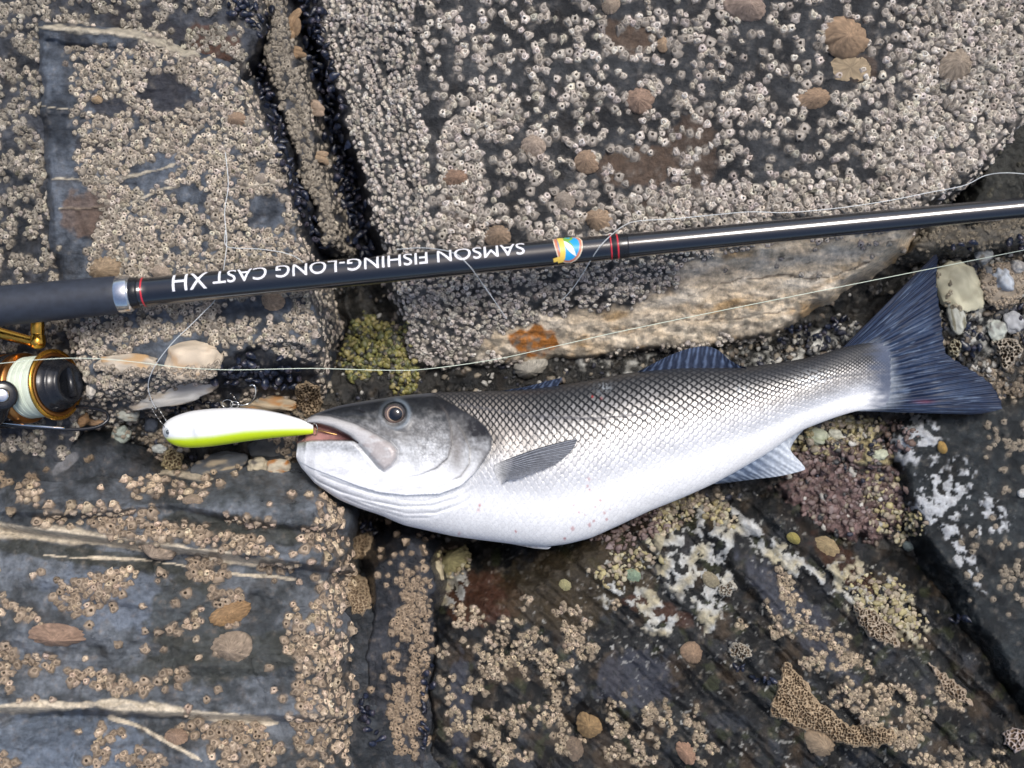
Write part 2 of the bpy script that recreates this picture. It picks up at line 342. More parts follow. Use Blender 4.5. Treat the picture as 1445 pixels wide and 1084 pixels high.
# --- upper-left slate block
ptsB = [(57, 42), (205, 50), (335, 112), (382, 200), (424, 330), (450, 470), (446, 505), (330, 520), (125, 568), (98, 470), (76, 265), (58, 140)]
HB = blockH(.066, (250, 280), (.00001, -.00001), poly_edges(ptsB, [.003, .0016, .0022, .0025, .003, .003, .0012, .0009, .003, .003, .003, .003]), (250, 300), .003)
stB = aniso(2, 160, 10, 240)
HB += .005 * N1 + .003 * N2 + .0012 * N3 + .0014 * stB - .010 * E(395, 515, 70, 30, 0, .3, seed=44)
HB += .006 * sm(30, -30, PY - 62) * E(150, 50, 110, 18, 4, .2, seed=45)
cB = slate((.026, .032, .042), (.11, .13, .16), .3, 3)
vB = np.maximum.reduce([line_mask([(50, 38), (120, 42), (190, 47), (240, 66), (285, 80)], 9, .4), line_mask([(55, 150), (110, 156)], 1.6, .6), line_mask([(70, 250), (150, 258), (220, 240), (250, 232)], 3.2), line_mask([(80, 295), (150, 292)], 1.6), line_mask([(180, 290), (225, 268), (255, 262)], 3), line_mask([(320, 270), (400, 258)], 1.8)])
cB = mix(cB, (.45, .40, .31), vB * .9); HB += .0016 * vB
cB = mix(cB, (.13, .085, .06), E(128, 300, 45, 35, 0, .5, seed=46) * .7)
cB = mix(cB, (.02, .019, .024), np.maximum.reduce([E(160, 150, 40, 20, 0, .6, seed=47), E(225, 135, 60, 40, 20, .7, seed=48), E(140, 205, 40, 15, 0, .6, seed=49)]) * .8)
B_['slate'] = dict(H=HB, col=cB, rough=rough0() * 2.0, name='slate_block', label='barnacled blue-grey slate block with a cream quartz ledge at the upper left', cat='rock')
# --- rock behind the quartz ledge, top left
HCk = blockH(.052, (200, 40), (0, -.00004), [(372, -420, 366, 70, .0028, None), (366, 70, 335, 135, .0028, None)], (150, -100), .003) + .006 * N1 + .005 * N2 + .002 * N3
cC = slate((.014, .017, .022), (.06, .066, .08), .5, 4); cC = mix(cC, (.02, .02, .026), E(205, 35, 60, 20, 20, .5, seed=51) * .8); cC = mix(cC, (.09, .04, .02), E(300, 60, 40, 22, 20, .5, seed=52) * .7)
B_['back'] = dict(H=HCk, col=cC, rough=rough0() * 1.7, name='rock_ledge', label='dark barnacled rock behind the quartz ledge along the top left edge', cat='rock')
# --- low rock face at the left margin
HA = blockH(.034, (30, 250), (-.00002, 0), [(-420, 470, 110, 488, .002, None), (110, -420, 118, 520, .0015, None)], (-60, 200), .003) + .006 * N1 + .005 * N2 + .002 * N3
cA = slate((.013, .016, .021), (.06, .066, .08), .4, 5)
B_['side'] = dict(H=HA, col=cA, rough=rough0() * 1.8, name='low_rock', label='low barnacle-covered rock face left of the slate block, behind the reel handle', cat='rock')
# --- rib between the two mussel crevices
HD = blockH(.028, (430, 180), (0, -.00003), [(398, -60, 434, 150, .002, None), (434, 150, 482, 350, .002, None), (372, -60, 390, 140, .0022, None), (390, 140, 462, 360, .0022, None), (440, 345, 500, 335, .0025, None)], (418, 150), .003) + .003 * N2 + .0015 * N3
cD = slate((.022, .025, .03), (.09, .095, .11), .4, 6)
B_['rib'] = dict(H=HD, col=cD, rough=rough0() * 1.8, name='rock_rib', label='narrow barnacled rock rib between two mussel crevices, left of the boulder', cat='rock')
# --- wet dark ledge in front of the reel
HF2 = blockH(.030, (80, 680), (-.00002, .00006), [(-420, 622, 150, 628, .0016, None), (150, 628, 215, 668, .0014, None)], (60, 760), .004) + .004 * N1 + .003 * N2 + .001 * N3
cF2 = slate((.010, .013, .016), (.045, .052, .062), .2, 7); cF2 = mix(cF2, (.22, .22, .23), E(92, 655, 22, 8, -35, .5, seed=61) * .6)
B_['ledge'] = dict(H=HF2, col=cF2, rough=rough0() * .6, name='wet_ledge', label='dark wet rock ledge at the left edge just below the reel', cat='rock')
# --- lower-left layered slab
HF = blockH(.084, (220, 900), (-.00003, .00011), [(-420, 735, 60, 722, .0012, None), (60, 722, 178, 672, .0011, None), (178, 672, 445, 694, .0012, None), (445, 700, 468, 1500, .0010, None), (482, 690, 514, 1100, .0045, .030), (514, 1100, 520, 1500, .0045, .03), (430, 680, 485, 760, .002, None)], (200, 950), .004)
lay = PY - (742 + .13 * PX); lay2 = PY - (1000 + .03 * PX)
w_ = aniso(4, 130, 26, 250)
tr = fbm(PX / 300, (PY - .09 * PX) / 80, 3, 252)
fq1, fq2, fqi = worley(WXn / 120 + .2 * N2, WYn / 62, 77); HF += .007 * (fqi - .5) * sm(0, .25, fq2 - fq1) + .0026 * (_hash(np.floor(fqi * 997), np.floor(fqi * 313), 5) - .5) * fq1 * 2
HF += .006 * N1 + .0032 * w_ + .0075 * np.tanh(2.2 * tr) * sm(690, 730, PY) + .0010 * N3 + .0004 * N4 + .0012 * aniso(6, 90, 18, 253)
lay3 = PY - (905 - .10 * PX + 26 * np.sin(PX / 75)); HF += .012 * sm(8, -4, lay) - .017 * sm(-4, 9, lay) * sm(90, 20, lay) + .006 * sm(6, -2, lay2) - .015 * sm(-4, 9, lay2) * sm(70, 14, lay2) - .007 * sm(-10, 14, lay3 + 22 * N2) * sm(70, 14, lay3) * sm(430, 380, PX) - .014 * sm(-4, 8, PY - (722 + .05 * PX - 20 * np.exp(-((PX - 240) / 90) ** 2))) * sm(45, 12, PY - (722 + .05 * PX))
cF = slate((.040, .046, .051), (.135, .152, .175), .30, 8)
cF = mix(cF, (.145, .175, .225), E(190, 850, 130, 42, 10, .4, seed=64) * .55); cF = mix(cF, (.135, .17, .225), E(80, 1055, 130, 50, 0, .4, seed=65) * .6)
cF = mix(cF, (.032, .034, .026), np.maximum.reduce([E(330, 930, 160, 30, -8, .4, seed=66), E(120, 785, 160, 12, 8, .4, seed=67), E(330, 745, 120, 18, 8, .4, seed=68), E(265, 870, 60, 60, 0, .4, seed=69)]) * .7)
vF = np.maximum.reduce([line_mask([(-60, 748), (60, 752), (140, 762), (210, 770), (290, 780), (345, 793), (425, 798)], 10, .5, 1), line_mask([(300, 808), (420, 818)], 2.4, .5, 2), line_mask([(-60, 1006), (60, 996), (140, 994), (230, 1002), (310, 1014), (400, 1020)], 8.5, .6, 3), line_mask([(150, 1010), (205, 1030), (285, 1075)], 4, .6, 4),
                        line_mask([(60, 784), (200, 790), (270, 800)], 2.2, .6, 5), line_mask([(170, 662), (240, 667), (300, 676)], 5, .3, 6), line_mask([(448, 820), (470, 830), (484, 856)], 4, .4, 7)])
cF = mix(cF, (.58, .50, .38), vF * .95); HF += .0005 * vF
B_['slab'] = dict(H=HF, col=cF, rough=rough0() * 1.45, name='slate_slab', label='layered blue-grey slate slab with cream veins filling the lower left corner', cat='rock')
# --- narrow strip at bottom centre
HG = blockH(.040, (560, 950), (.00003, .00001), [(527, 800, 575, 770, .002, None), (575, 770, 606, 790, .0025, None), (606, 790, 612, 870, .004, None), (612, 870, 594, 1500, .004, None), (532, 790, 506, 1150, .0035, None)], (560, 950), .0025) + .002 * N2 + .001 * N3 + .002 * aniso(86, 80, 8, 255)
cG = slate((.009, .011, .015), (.04, .044, .054), .2, 9)
B_['strip'] = dict(H=HG, col=cG, rough=rough0() * .7, name='rock_strip', label='narrow dark rock strip between two cracks at the bottom centre', cat='rock')
# --- lower-right wet rock
ridge = aniso(42, 300, 60, 260); ridge2 = aniso(45, 120, 18, 262)
HH = blockH(.044, (950, 950), (-.000005, .00004), [(612, 835, 700, 806, .0018, None), (700, 806, 905, 766, .0011, None), (905, 752, 1005, 700, .0009, None), (1005, 700, 1110, 730, .0012, None), (1110, 730, 1300, 850, .0013, None), (1300, 850, 1480, 1084, .0014, None), (616, 810, 604, 1500, .004, None)], (950, 1000), .004)
dR, tR = pl_sd(WXn, WYn, [(985, 690), (1045, 800), (1130, 900), (1240, 1030), (1330, 1130)])
HH += .006 * N1 + .0028 * N2 + .0011 * N3 + .0004 * N4 + .016 * ridge + .006 * ridge2 - .006 * np.abs(aniso(44, 200, 34, 264)) - .012 * sm(0, 26, dR) * sm(110, 20, dR) * 0 + .010 * np.exp(-(dR / 26) ** 2)
cH = slate((.003, .0035, .004), (.018, .020, .021), .5, 10)
cH = mix(cH, (.034, .038, .045), sm(.12, .42, fbm(PX / 36, PY / 50, 4, 281)) * .7); cH = mix(cH, (.060, .040, .022), sm(.10, .4, fbm(PX / 52, PY / 44, 4, 282)) * .5); cH = mix(cH, (.035, .040, .018), sm(.18, .4, fbm(PX / 30, PY / 30, 4, 283)) * .6)
cH = mix(cH, (.065, .028, .016), np.maximum.reduce([E(680, 845, 55, 40, 0, .4, seed=71), E(930, 862, 60, 14, 20, .5, seed=72) * .7, E(1190, 800, 60, 20, 45, .5, seed=73) * .6]) * .85)
cH = mix(cH, (.038, .028, .014), np.maximum(E(790, 835, 90, 55, 0, .4, seed=74), E(860, 800, 70, 40, 0, .4, seed=75)) * .7)
cH = mix(cH, (.042, .046, .060), np.maximum.reduce([E(895, 960, 55, 45, 0, .4, seed=76), E(1130, 870, 26, 120, -42, .4, seed=77), E(650, 1000, 16, 80, 0, .4, seed=78)]) * .8)
wc = np.maximum.reduce([E(975, 775, 50, 70, 0, .5, 22, 81), E(1010, 815, 24, 75, 8, .5, 16, 82), E(1030, 730, 60, 14, 30, .5, 16, 83), E(1110, 790, 85, 15, 35, .6, 16, 84), E(1240, 850, 80, 34, 38, .6, 18, 85), E(905, 860, 60, 26, 30, .8, 18, 86), E(640, 830, 24, 34, 0, .9, 14, 87), E(1190, 830, 40, 18, 45, .7, 14, 185)])
wm = wc * sm(.04, .12, N3 + .6 * N2 + .12)
wcol = mix((.46, .47, .46), (.40, .36, .25), sm(-.1, .35, N2 + .5 * N1 + .25 * E(1250, 850, 90, 60, 38, .3, seed=88)))
cH = mix(cH, wcol, wm * .92); HH += .0016 * wm
sp = sm(.34, .42, fbm(PX / 7, PY / 7, 2, 90)) * E(1050, 900, 340, 170, 20, .3, seed=91) * sm(-.2, .3, N2)
cH = mix(cH, (.45, .45, .42), sp * .6)
B_['wet'] = dict(H=HH, col=cH, rough=rough0() * (.52 + 1.5 * wm), name='wet_rock', label='dark wet rock below the fish with scattered tan barnacles and white crust', cat='rock')
# --- right-hand dark rock below the tail
HI = blockH(.026, (1400, 700), (.00002, .00002), [(1275, 612, 1330, 585, .0016, None), (1330, 585, 1420, 575, .0018, None), (1275, 612, 1300, 740, .0010, None), (1300, 740, 1395, 900, .0010, None), (1395, 900, 1500, 1060, .0012, None), (1420, 575, 1900, 480, .002, None)], (1420, 720), .0035) + .004 * N1 + .003 * N2 + .001 * N3 + .003 * aniso(40, 120, 22, 270)
cI = slate((.005, .007, .008), (.024, .030, .033), .3, 11); wI = np.maximum.reduce([E(1330, 700, 38, 50, 30, .7, 16, 92), E(1290, 620, 36, 34, 0, .6, 16, 93), E(1395, 730, 30, 26, 0, .9, 14, 94), E(1350, 770, 14, 60, -30, .9, 14, 95)])
wmI = wI * sm(.08, .15, N3 + .6 * N2 + .1); cI = mix(cI, (.46, .48, .5), wmI * .9); HI += .0012 * wmI
B_['right'] = dict(H=HI, col=cI, rough=rough0() * .55, name='dark_rock', label='dark wet rock with white crust patches at the right edge under the tail', cat='rock')
# --- dark rough rock beside the boulder, right edge
HK = blockH(.040, (1450, 220), (.00001, 0), [(1400, 300, 1480, 285, .002, None), (1370, 300, 1405, 180, .002, None)], (1480, 200), .003) + .004 * N2 + .004 * np.abs(N3)
cK = slate((.007, .008, .007), (.03, .031, .027), .3, 12)
B_['corner'] = dict(H=HK, col=cK, rough=rough0(), name='rough_rock', label='dark rough rock in the gap at the right edge beside the boulder', cat='rock')
# --- band of barnacled rock under the rod, right edge
HM = blockH(.022, (1400, 330), (.0, 0), [(1318, 345, 1500, 338, .0016, None), (1305, 335, 1325, 316, .002, None), (1310, 318, 1500, 302, .003, None)], (1420, 326), .003) + .003 * N2 + .003 * np.abs(N3)
B_['band'] = dict(H=HM, col=slate((.06, .055, .045), (.16, .145, .12), .4, 13), rough=rough0(), name='rock_shelf', label='tan encrusted rock shelf under the rod at the right edge', cat='rock')

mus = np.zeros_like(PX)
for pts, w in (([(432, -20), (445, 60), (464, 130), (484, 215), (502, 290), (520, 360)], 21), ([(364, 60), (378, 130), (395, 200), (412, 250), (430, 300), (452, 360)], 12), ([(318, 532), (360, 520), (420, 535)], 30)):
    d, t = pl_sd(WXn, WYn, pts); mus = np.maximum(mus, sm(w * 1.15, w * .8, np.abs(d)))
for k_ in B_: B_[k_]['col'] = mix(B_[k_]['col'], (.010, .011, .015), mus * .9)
KEYS = list(B_); HS = np.array([B_[k]['H'] for k in KEYS]); OWN = HS.argmax(0); HMAX = HS.max(0)
ny, nx = PX.shape; QF = gridF(ny, nx)[:, ::-1].reshape(ny - 1, nx - 1, 4)
for i, k in enumerate(KEYS):
    m = OWN == i
    for _ in range(3):
        m2 = m.copy(); m2[1:] |= m[:-1]; m2[:-1] |= m[1:]; m2[:, 1:] |= m[:, :-1]; m2[:, :-1] |= m[:, 1:]; m = m2
    Z = np.maximum(B_[k]['H'], HMAX - .02)            # buried rim stays close under its neighbours
    Z = np.where(OWN == i, B_[k]['H'], np.minimum(Z, HMAX - .0008))
    fm = m[:-1, :-1] & m[1:, :-1] & m[:-1, 1:] & m[1:, 1:]
    F = QF[fm].reshape(-1, 4); u, inv = np.unique(F, return_inverse=True)
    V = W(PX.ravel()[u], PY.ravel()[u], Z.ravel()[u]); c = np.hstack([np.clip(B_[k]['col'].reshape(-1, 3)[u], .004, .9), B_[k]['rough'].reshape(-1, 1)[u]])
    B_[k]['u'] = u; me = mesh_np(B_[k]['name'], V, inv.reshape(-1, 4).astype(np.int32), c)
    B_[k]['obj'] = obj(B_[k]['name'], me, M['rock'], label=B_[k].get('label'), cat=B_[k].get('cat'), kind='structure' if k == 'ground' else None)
# wide foreshore beyond the modelled part, one sheet far out
fx = np.concatenate([-np.geomspace(40, 1.2, 40), np.linspace(-1.0, 1.0, 60), np.geomspace(1.2, 40, 40)])
FX, FY = np.meshgrid(fx, fx); rr = np.maximum(np.abs(FX) - .68, np.abs(FY) - .50)
FZ = -.06 + .10 * sm(0.05, .8, rr) * (1 + fbm(FX * 1.3, FY * 1.3, 4, 300)) + .02 * fbm(FX * 5, FY * 5, 3, 301); FZ = np.where(rr < -.02, -.15, FZ)
fc = mix((.03, .033, .04), (.13, .125, .115), sm(-.4, .4, fbm(FX * 9, FY * 9, 4, 302)))
obj('foreshore', mesh_np('foreshore', np.stack([FX, FY, FZ], -1), gridF(len(fx), len(fx))[:, ::-1], np.concatenate([fc, np.ones(fc.shape[:2] + (1,))], -1)), M['rock'], kind='structure')

def cell(x, y): return np.clip(np.searchsorted(gy_, y), 1, ny - 2), np.clip(np.searchsorted(gx_, x), 1, nx - 2)
ZSM = HMAX.copy()
for _ in range(4): ZSM[1:-1, 1:-1] = (ZSM[1:-1, 1:-1] * 2 + ZSM[:-2, 1:-1] + ZSM[2:, 1:-1] + ZSM[1:-1, :-2] + ZSM[1:-1, 2:]) / 6
DZX = np.gradient(ZSM, gx_, axis=1) / S; DZY = -np.gradient(ZSM, gy_, axis=0) / S
def surf(x, y):                                       # height and surface normal at a photo pixel
    j, i = cell(x, y); n = np.stack([-np.clip(DZX[j, i], -1.6, 1.6), -np.clip(DZY[j, i], -1.6, 1.6), np.ones(np.shape(j))], -1)
    return HMAX[j, i], n / np.linalg.norm(n, axis=-1)[..., None]
def zat(x, y, r=0):
    if r == 0: return float(surf(np.array(x), np.array(y))[0])
    a = np.linspace(0, 6.28, 9)[:-1]; return float(surf(x + r * np.cos(a), y + r * np.sin(a))[0].mean())
# ------------------------------------------------------------------ barnacles
DN = {k: np.zeros_like(PX) for k in KEYS}
nA = fbm(PX / 20, PY / 20, 3, 400); nB = fbm(PX / 34, PY / 34, 3, 410); nS = aniso(78, 60, 9, 415, 3)
chain = np.abs(fbm(PX / 34, PY / 27, 2, 420))
dens_top = sm(.075, .055, chain) * sm(-.5, -.2, nA) + sm(.46, .52, nB)
dens_top = np.maximum(dens_top, np.maximum.reduce([E(1350, 190, 150, 95, -35, .5, 40, 421), E(640, 300, 50, 110, 0, .5, 40, 422), E(1050, 290, 300, 30, -5, .6, 40, 423), E(1430, 40, 120, 120, 0, .4, 40, 424), E(690, 170, 50, 30, 0, .5, 30, 425)]) * sm(-.45, -.1, nA))
dens_top *= 1 - .9 * np.maximum.reduce([E(890, 55, 26, 16, seed=426), E(905, 238, 38, 16, seed=427), E(860, 265, 30, 10, seed=428), E(1195, 68, 28, 44, seed=429), E(611, 250, 9, 200, -2, .4, seed=430) * .8])
dE = np.where(leftE > .5, .95 * sm(-.42, -.12, nS + .3 * nA), dens_top)
dE = np.where(frontE > .5, .95 * sm(-.45, -.1, nA + .3 * nB) * (1 - sm(.25, .6, qz)) + .35 * qz * sm(.18, .32, nA) * sm(90, 30, dF), dE)
DN['boulder'] = dE
bare = np.maximum.reduce([sm(108, 78, PX - .09 * PY + 14 * nB) * sm(345, 300, PY + 20 * nB - 40), E(110, 305, 34, 40, seed=431), E(215, 245, 40, 24, -20, .5, seed=432), E(150, 150, 34, 14, seed=433), E(240, 130, 40, 30, 30, .6, seed=434), E(100, 390, 24, 60, seed=438), E(360, 435, 60, 16, -8, .4, seed=439), vB, E(120, 50, 90, 14, 3, seed=440), E(265, 275, 28, 16, 0, .6, seed=441), E(375, 300, 30, 26, 0, .6, seed=442), E(255, 500, 60, 26, seed=443), E(170, 515, 45, 14, seed=444)])
DN['slate'] = sm(-.28, -.18, nA + .35 * nB) * (1 - np.clip(bare, 0, 1))
DN['back'] = sm(-.02, .06, nA + .3 * nB); DN['side'] = sm(-.2, -.1, nA + .3 * nB); DN['rib'] = .95 * sm(-.42, -.12, nA)
# clusters on the layered slab: (x, y, rx, ry, rot)
CLF = [(120, 838, 52, 26, -8), (30, 862, 34, 9, 35), (120, 728, 55, 16, -4), (190, 742, 60, 24, 10), (285, 756, 72, 12, 12), (340, 770, 46, 14, 8), (145, 1050, 13, 34, 0), (262, 882, 36, 9, -12), (150, 962, 58, 13, 12), (240, 955, 44, 8, -16), (292, 806, 26, 22, 20), (318, 842, 28, 14, 0), (196, 672, 28, 9, 12), (208, 690, 24, 16, 0), (255, 690, 16, 10, 0), (40, 690, 16, 22, 0),
       (415, 890, 12, 40, 6), (430, 980, 16, 110, 2), (462, 960, 20, 130, 2), (480, 830, 14, 60, 8), (452, 870, 10, 26, 0), (345, 1060, 50, 26, 0), (310, 1030, 60, 12, 0), (205, 1075, 30, 18, 0), (10, 940, 14, 30, 0), (170, 815, 24, 14, 0), (60, 935, 22, 12, 0), (5, 1075, 12, 14, 0), (445, 760, 22, 18, 10), (470, 745, 16, 30, 0), (400, 800, 36, 7, 5), (355, 735, 40, 8, 10), (500, 1000, 8, 80, 0), (275, 690, 30, 8, 0), (460, 720, 12, 22, 20), (105, 690, 3, 3, 0)]
DN['slab'] = .95 * np.maximum.reduce([E(*c[:4], c[4], .7, 14, 450 + i) for i, c in enumerate(CLF)]) * sm(-.35, -.05, nA + .2) + .012
DN['slab'] = np.maximum(DN['slab'], .85 * sm(425, 455, PX + 10 * nB) * sm(-.02, .2, nS + .3 * nB) * sm(760, 800, PY))
DN['ledge'] = .95 * np.maximum.reduce([E(x, y, a, b, 0, .6, 12, 480 + x) for x, y, a, b in ((46, 690, 14, 20), (4, 690, 10, 20), (68, 662, 4, 4), (125, 648, 4, 4), (20, 710, 4, 4), (70, 700, 5, 4), (2, 644, 5, 4))])
DN['strip'] = .95 * np.maximum.reduce([E(590, 930, 13, 130, 4, .8, 16, 490), E(572, 880, 16, 24, 0, .8, 14, 491), E(560, 1010, 12, 60, 0, .9, 14, 492), E(575, 830, 10, 26, 0, .8, 14, 493), E(552, 930, 10, 10, 0, .6, 10, 494), E(515, 1050, 10, 50, 0, .8, 10, 495)]) + .02
CLH = [(720, 915, 55, 34, 0), (705, 945, 26, 20, 0), (745, 935, 36, 24, 0), (775, 940, 28, 18, 0), (700, 1022, 50, 20, 0), (690, 1060, 34, 20, 0), (762, 1010, 36, 18, 0), (790, 970, 24, 20, 0), (800, 1045, 24, 22, 0), (735, 1065, 16, 14, 0), (652, 965, 34, 12, 10), (640, 1010, 12, 40, 0), (870, 995, 14, 22, 20), (885, 1032, 26, 12, 0), (905, 1045, 24, 12, 0), (870, 1062, 20, 12, 0), (905, 1070, 20, 12, 0), (925, 1010, 18, 20, 0), (940, 1025, 14, 14, 0),
       (1112, 835, 12, 36, -28), (1130, 870, 12, 30, -20), (1090, 862, 8, 16, -30), (1108, 900, 12, 10, 0), (1045, 880, 10, 7, 0), (1095, 890, 8, 14, 0), (1160, 915, 26, 20, 40), (1195, 935, 34, 18, 35), (1185, 985, 16, 16, 0), (1230, 985, 30, 18, 20), (1265, 985, 34, 18, 10), (1290, 1010, 26, 26, 20), (1225, 1010, 26, 16, 0), (1280, 1040, 26, 20, 0), (1370, 1075, 60, 16, 0), (1330, 1075, 40, 14, 0), (1145, 938, 20, 8, 10), (1180, 900, 20, 14, 30), (1340, 985, 26, 10, 30), (812, 900, 20, 40, 0), (790, 860, 10, 10, 0), (740, 850, 8, 8, 0), (650, 870, 24, 16, 0), (690, 880, 30, 12, 0), (870, 850, 8, 8, 0), (625, 920, 10, 12, 0), (830, 915, 12, 20, 0), (975, 1000, 10, 20, 0), (990, 1055, 20, 20, 0), (985, 1020, 12, 12, 0)]
DN['wet'] = .95 * np.maximum.reduce([E(*c[:4], c[4], .7, 13, 500 + i) for i, c in enumerate(CLH)]) * sm(-.14, .0, nA + .3 * nB) + .005
DN['right'] = .6 * np.maximum.reduce([E(1425, 640, 30, 50, 0, .8, 16, 560), E(1440, 820, 30, 30, 0, .8, 16, 561), E(1400, 800, 60, 60, 0, .9, 16, 562) * .3]) * sm(-.1, .2, nA) + .005
DN['ground'] = .9 * np.maximum.reduce([E(1420, 570, 40, 60, 0, .7, 20, 563), E(1350, 600, 30, 14, 0, .8, 16, 564), E(250, 480, 130, 36, -5, .5, 20, 565), E(200, 550, 90, 26, -4, .5, 20, 566), E(430, 500, 40, 60, 0, .5, 20, 567) * .8, E(1420, 400, 40, 40, 0, .8, 16, 568), E(570, 470, 24, 60, 15, .5, 14, 569), E(230, 625, 34, 22, 0, .6, 14, 571), E(430, 600, 30, 60, 0, .6, 14, 572), E(400, 640, 40, 14, 0, .6, 14, 573), E(960, 730, 60, 20, -30, .8, 14, 574)]) * sm(-.3, 0, nA) + .004
DN['corner'] = .25 * sm(0, .3, nA); DN['band'] = .7 * sm(-.3, .1, nA)
RAD = dict(boulder=(3.6, 6.9), slate=(3.0, 6.2), back=(3.2, 5.4), side=(3.0, 5.2), rib=(3.4, 5.4), ledge=(3.5, 6), slab=(3.8, 8.4), strip=(3, 5.8), wet=(2.4, 5.2), right=(3, 5.5), ground=(2.8, 5.4), corner=(2.6, 4.4), band=(3, 4.8))
TONE = dict(boulder=(.53, .475, .415), slate=(.47, .41, .335), back=(.40, .36, .30), side=(.40, .36, .31), rib=(.42, .37, .30), ledge=(.38, .29, .20), slab=(.49, .385, .285), strip=(.45, .345, .245), wet=(.45, .365, .265), right=(.42, .36, .28), ground=(.36, .30, .23), corner=(.12, .115, .09), band=(.30, .26, .20))
NB_SEG = 10
def barnacle_templates(seg=NB_SEG):
    T = []
    for v in range(10):
        r = np.random.default_rng(50 + v); a = np.linspace(0, 2 * np.pi, seg, endpoint=False) + r.normal(0, .11, seg)
        jag = 1 + r.normal(0, .17, seg); h = r.uniform(.60, 1.05); ap = r.uniform(.26, .46); el = r.uniform(.78, 1.0); closed = v < 8; tooth = r.normal(0, .15, seg); lean = r.normal(0, .10, 2)
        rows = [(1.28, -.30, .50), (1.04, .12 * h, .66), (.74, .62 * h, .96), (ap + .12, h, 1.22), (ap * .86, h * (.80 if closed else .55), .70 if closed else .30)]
        V = []; C = []
        for i, (rr, z, sh) in enumerate(rows):
            jj = jag if i < 3 else 1 + (jag - 1) * .6
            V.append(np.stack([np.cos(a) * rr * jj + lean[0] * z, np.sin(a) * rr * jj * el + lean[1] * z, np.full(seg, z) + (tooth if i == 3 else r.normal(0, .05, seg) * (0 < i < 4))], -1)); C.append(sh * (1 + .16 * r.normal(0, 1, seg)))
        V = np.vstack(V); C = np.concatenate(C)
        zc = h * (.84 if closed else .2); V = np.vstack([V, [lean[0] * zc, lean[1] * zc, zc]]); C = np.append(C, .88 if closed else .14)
        k = np.arange(seg); k2 = (k + 1) % seg; n = len(rows)
        T.append((V, gridF(n, seg, False, True), np.stack([k, k2, np.full(seg, n * seg)], -1) + np.array([(n - 1) * seg, (n - 1) * seg, 0]), C, closed))
    return T
NT = 10
BT = barnacle_templates()
BT_ME = {}
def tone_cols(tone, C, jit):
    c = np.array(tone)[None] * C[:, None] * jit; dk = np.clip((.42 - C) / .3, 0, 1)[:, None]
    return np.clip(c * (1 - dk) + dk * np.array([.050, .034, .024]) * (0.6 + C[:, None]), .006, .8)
def basis(n, ang):
    n = np.asarray(n); t = np.stack([np.cos(ang), np.sin(ang), 0 * ang], -1); t = t - n * (t * n).sum(-1)[..., None]; t /= np.linalg.norm(t, axis=-1)[..., None]
    return np.stack([t, np.cross(n, t), n], -1)                 # columns
MAXI = 300
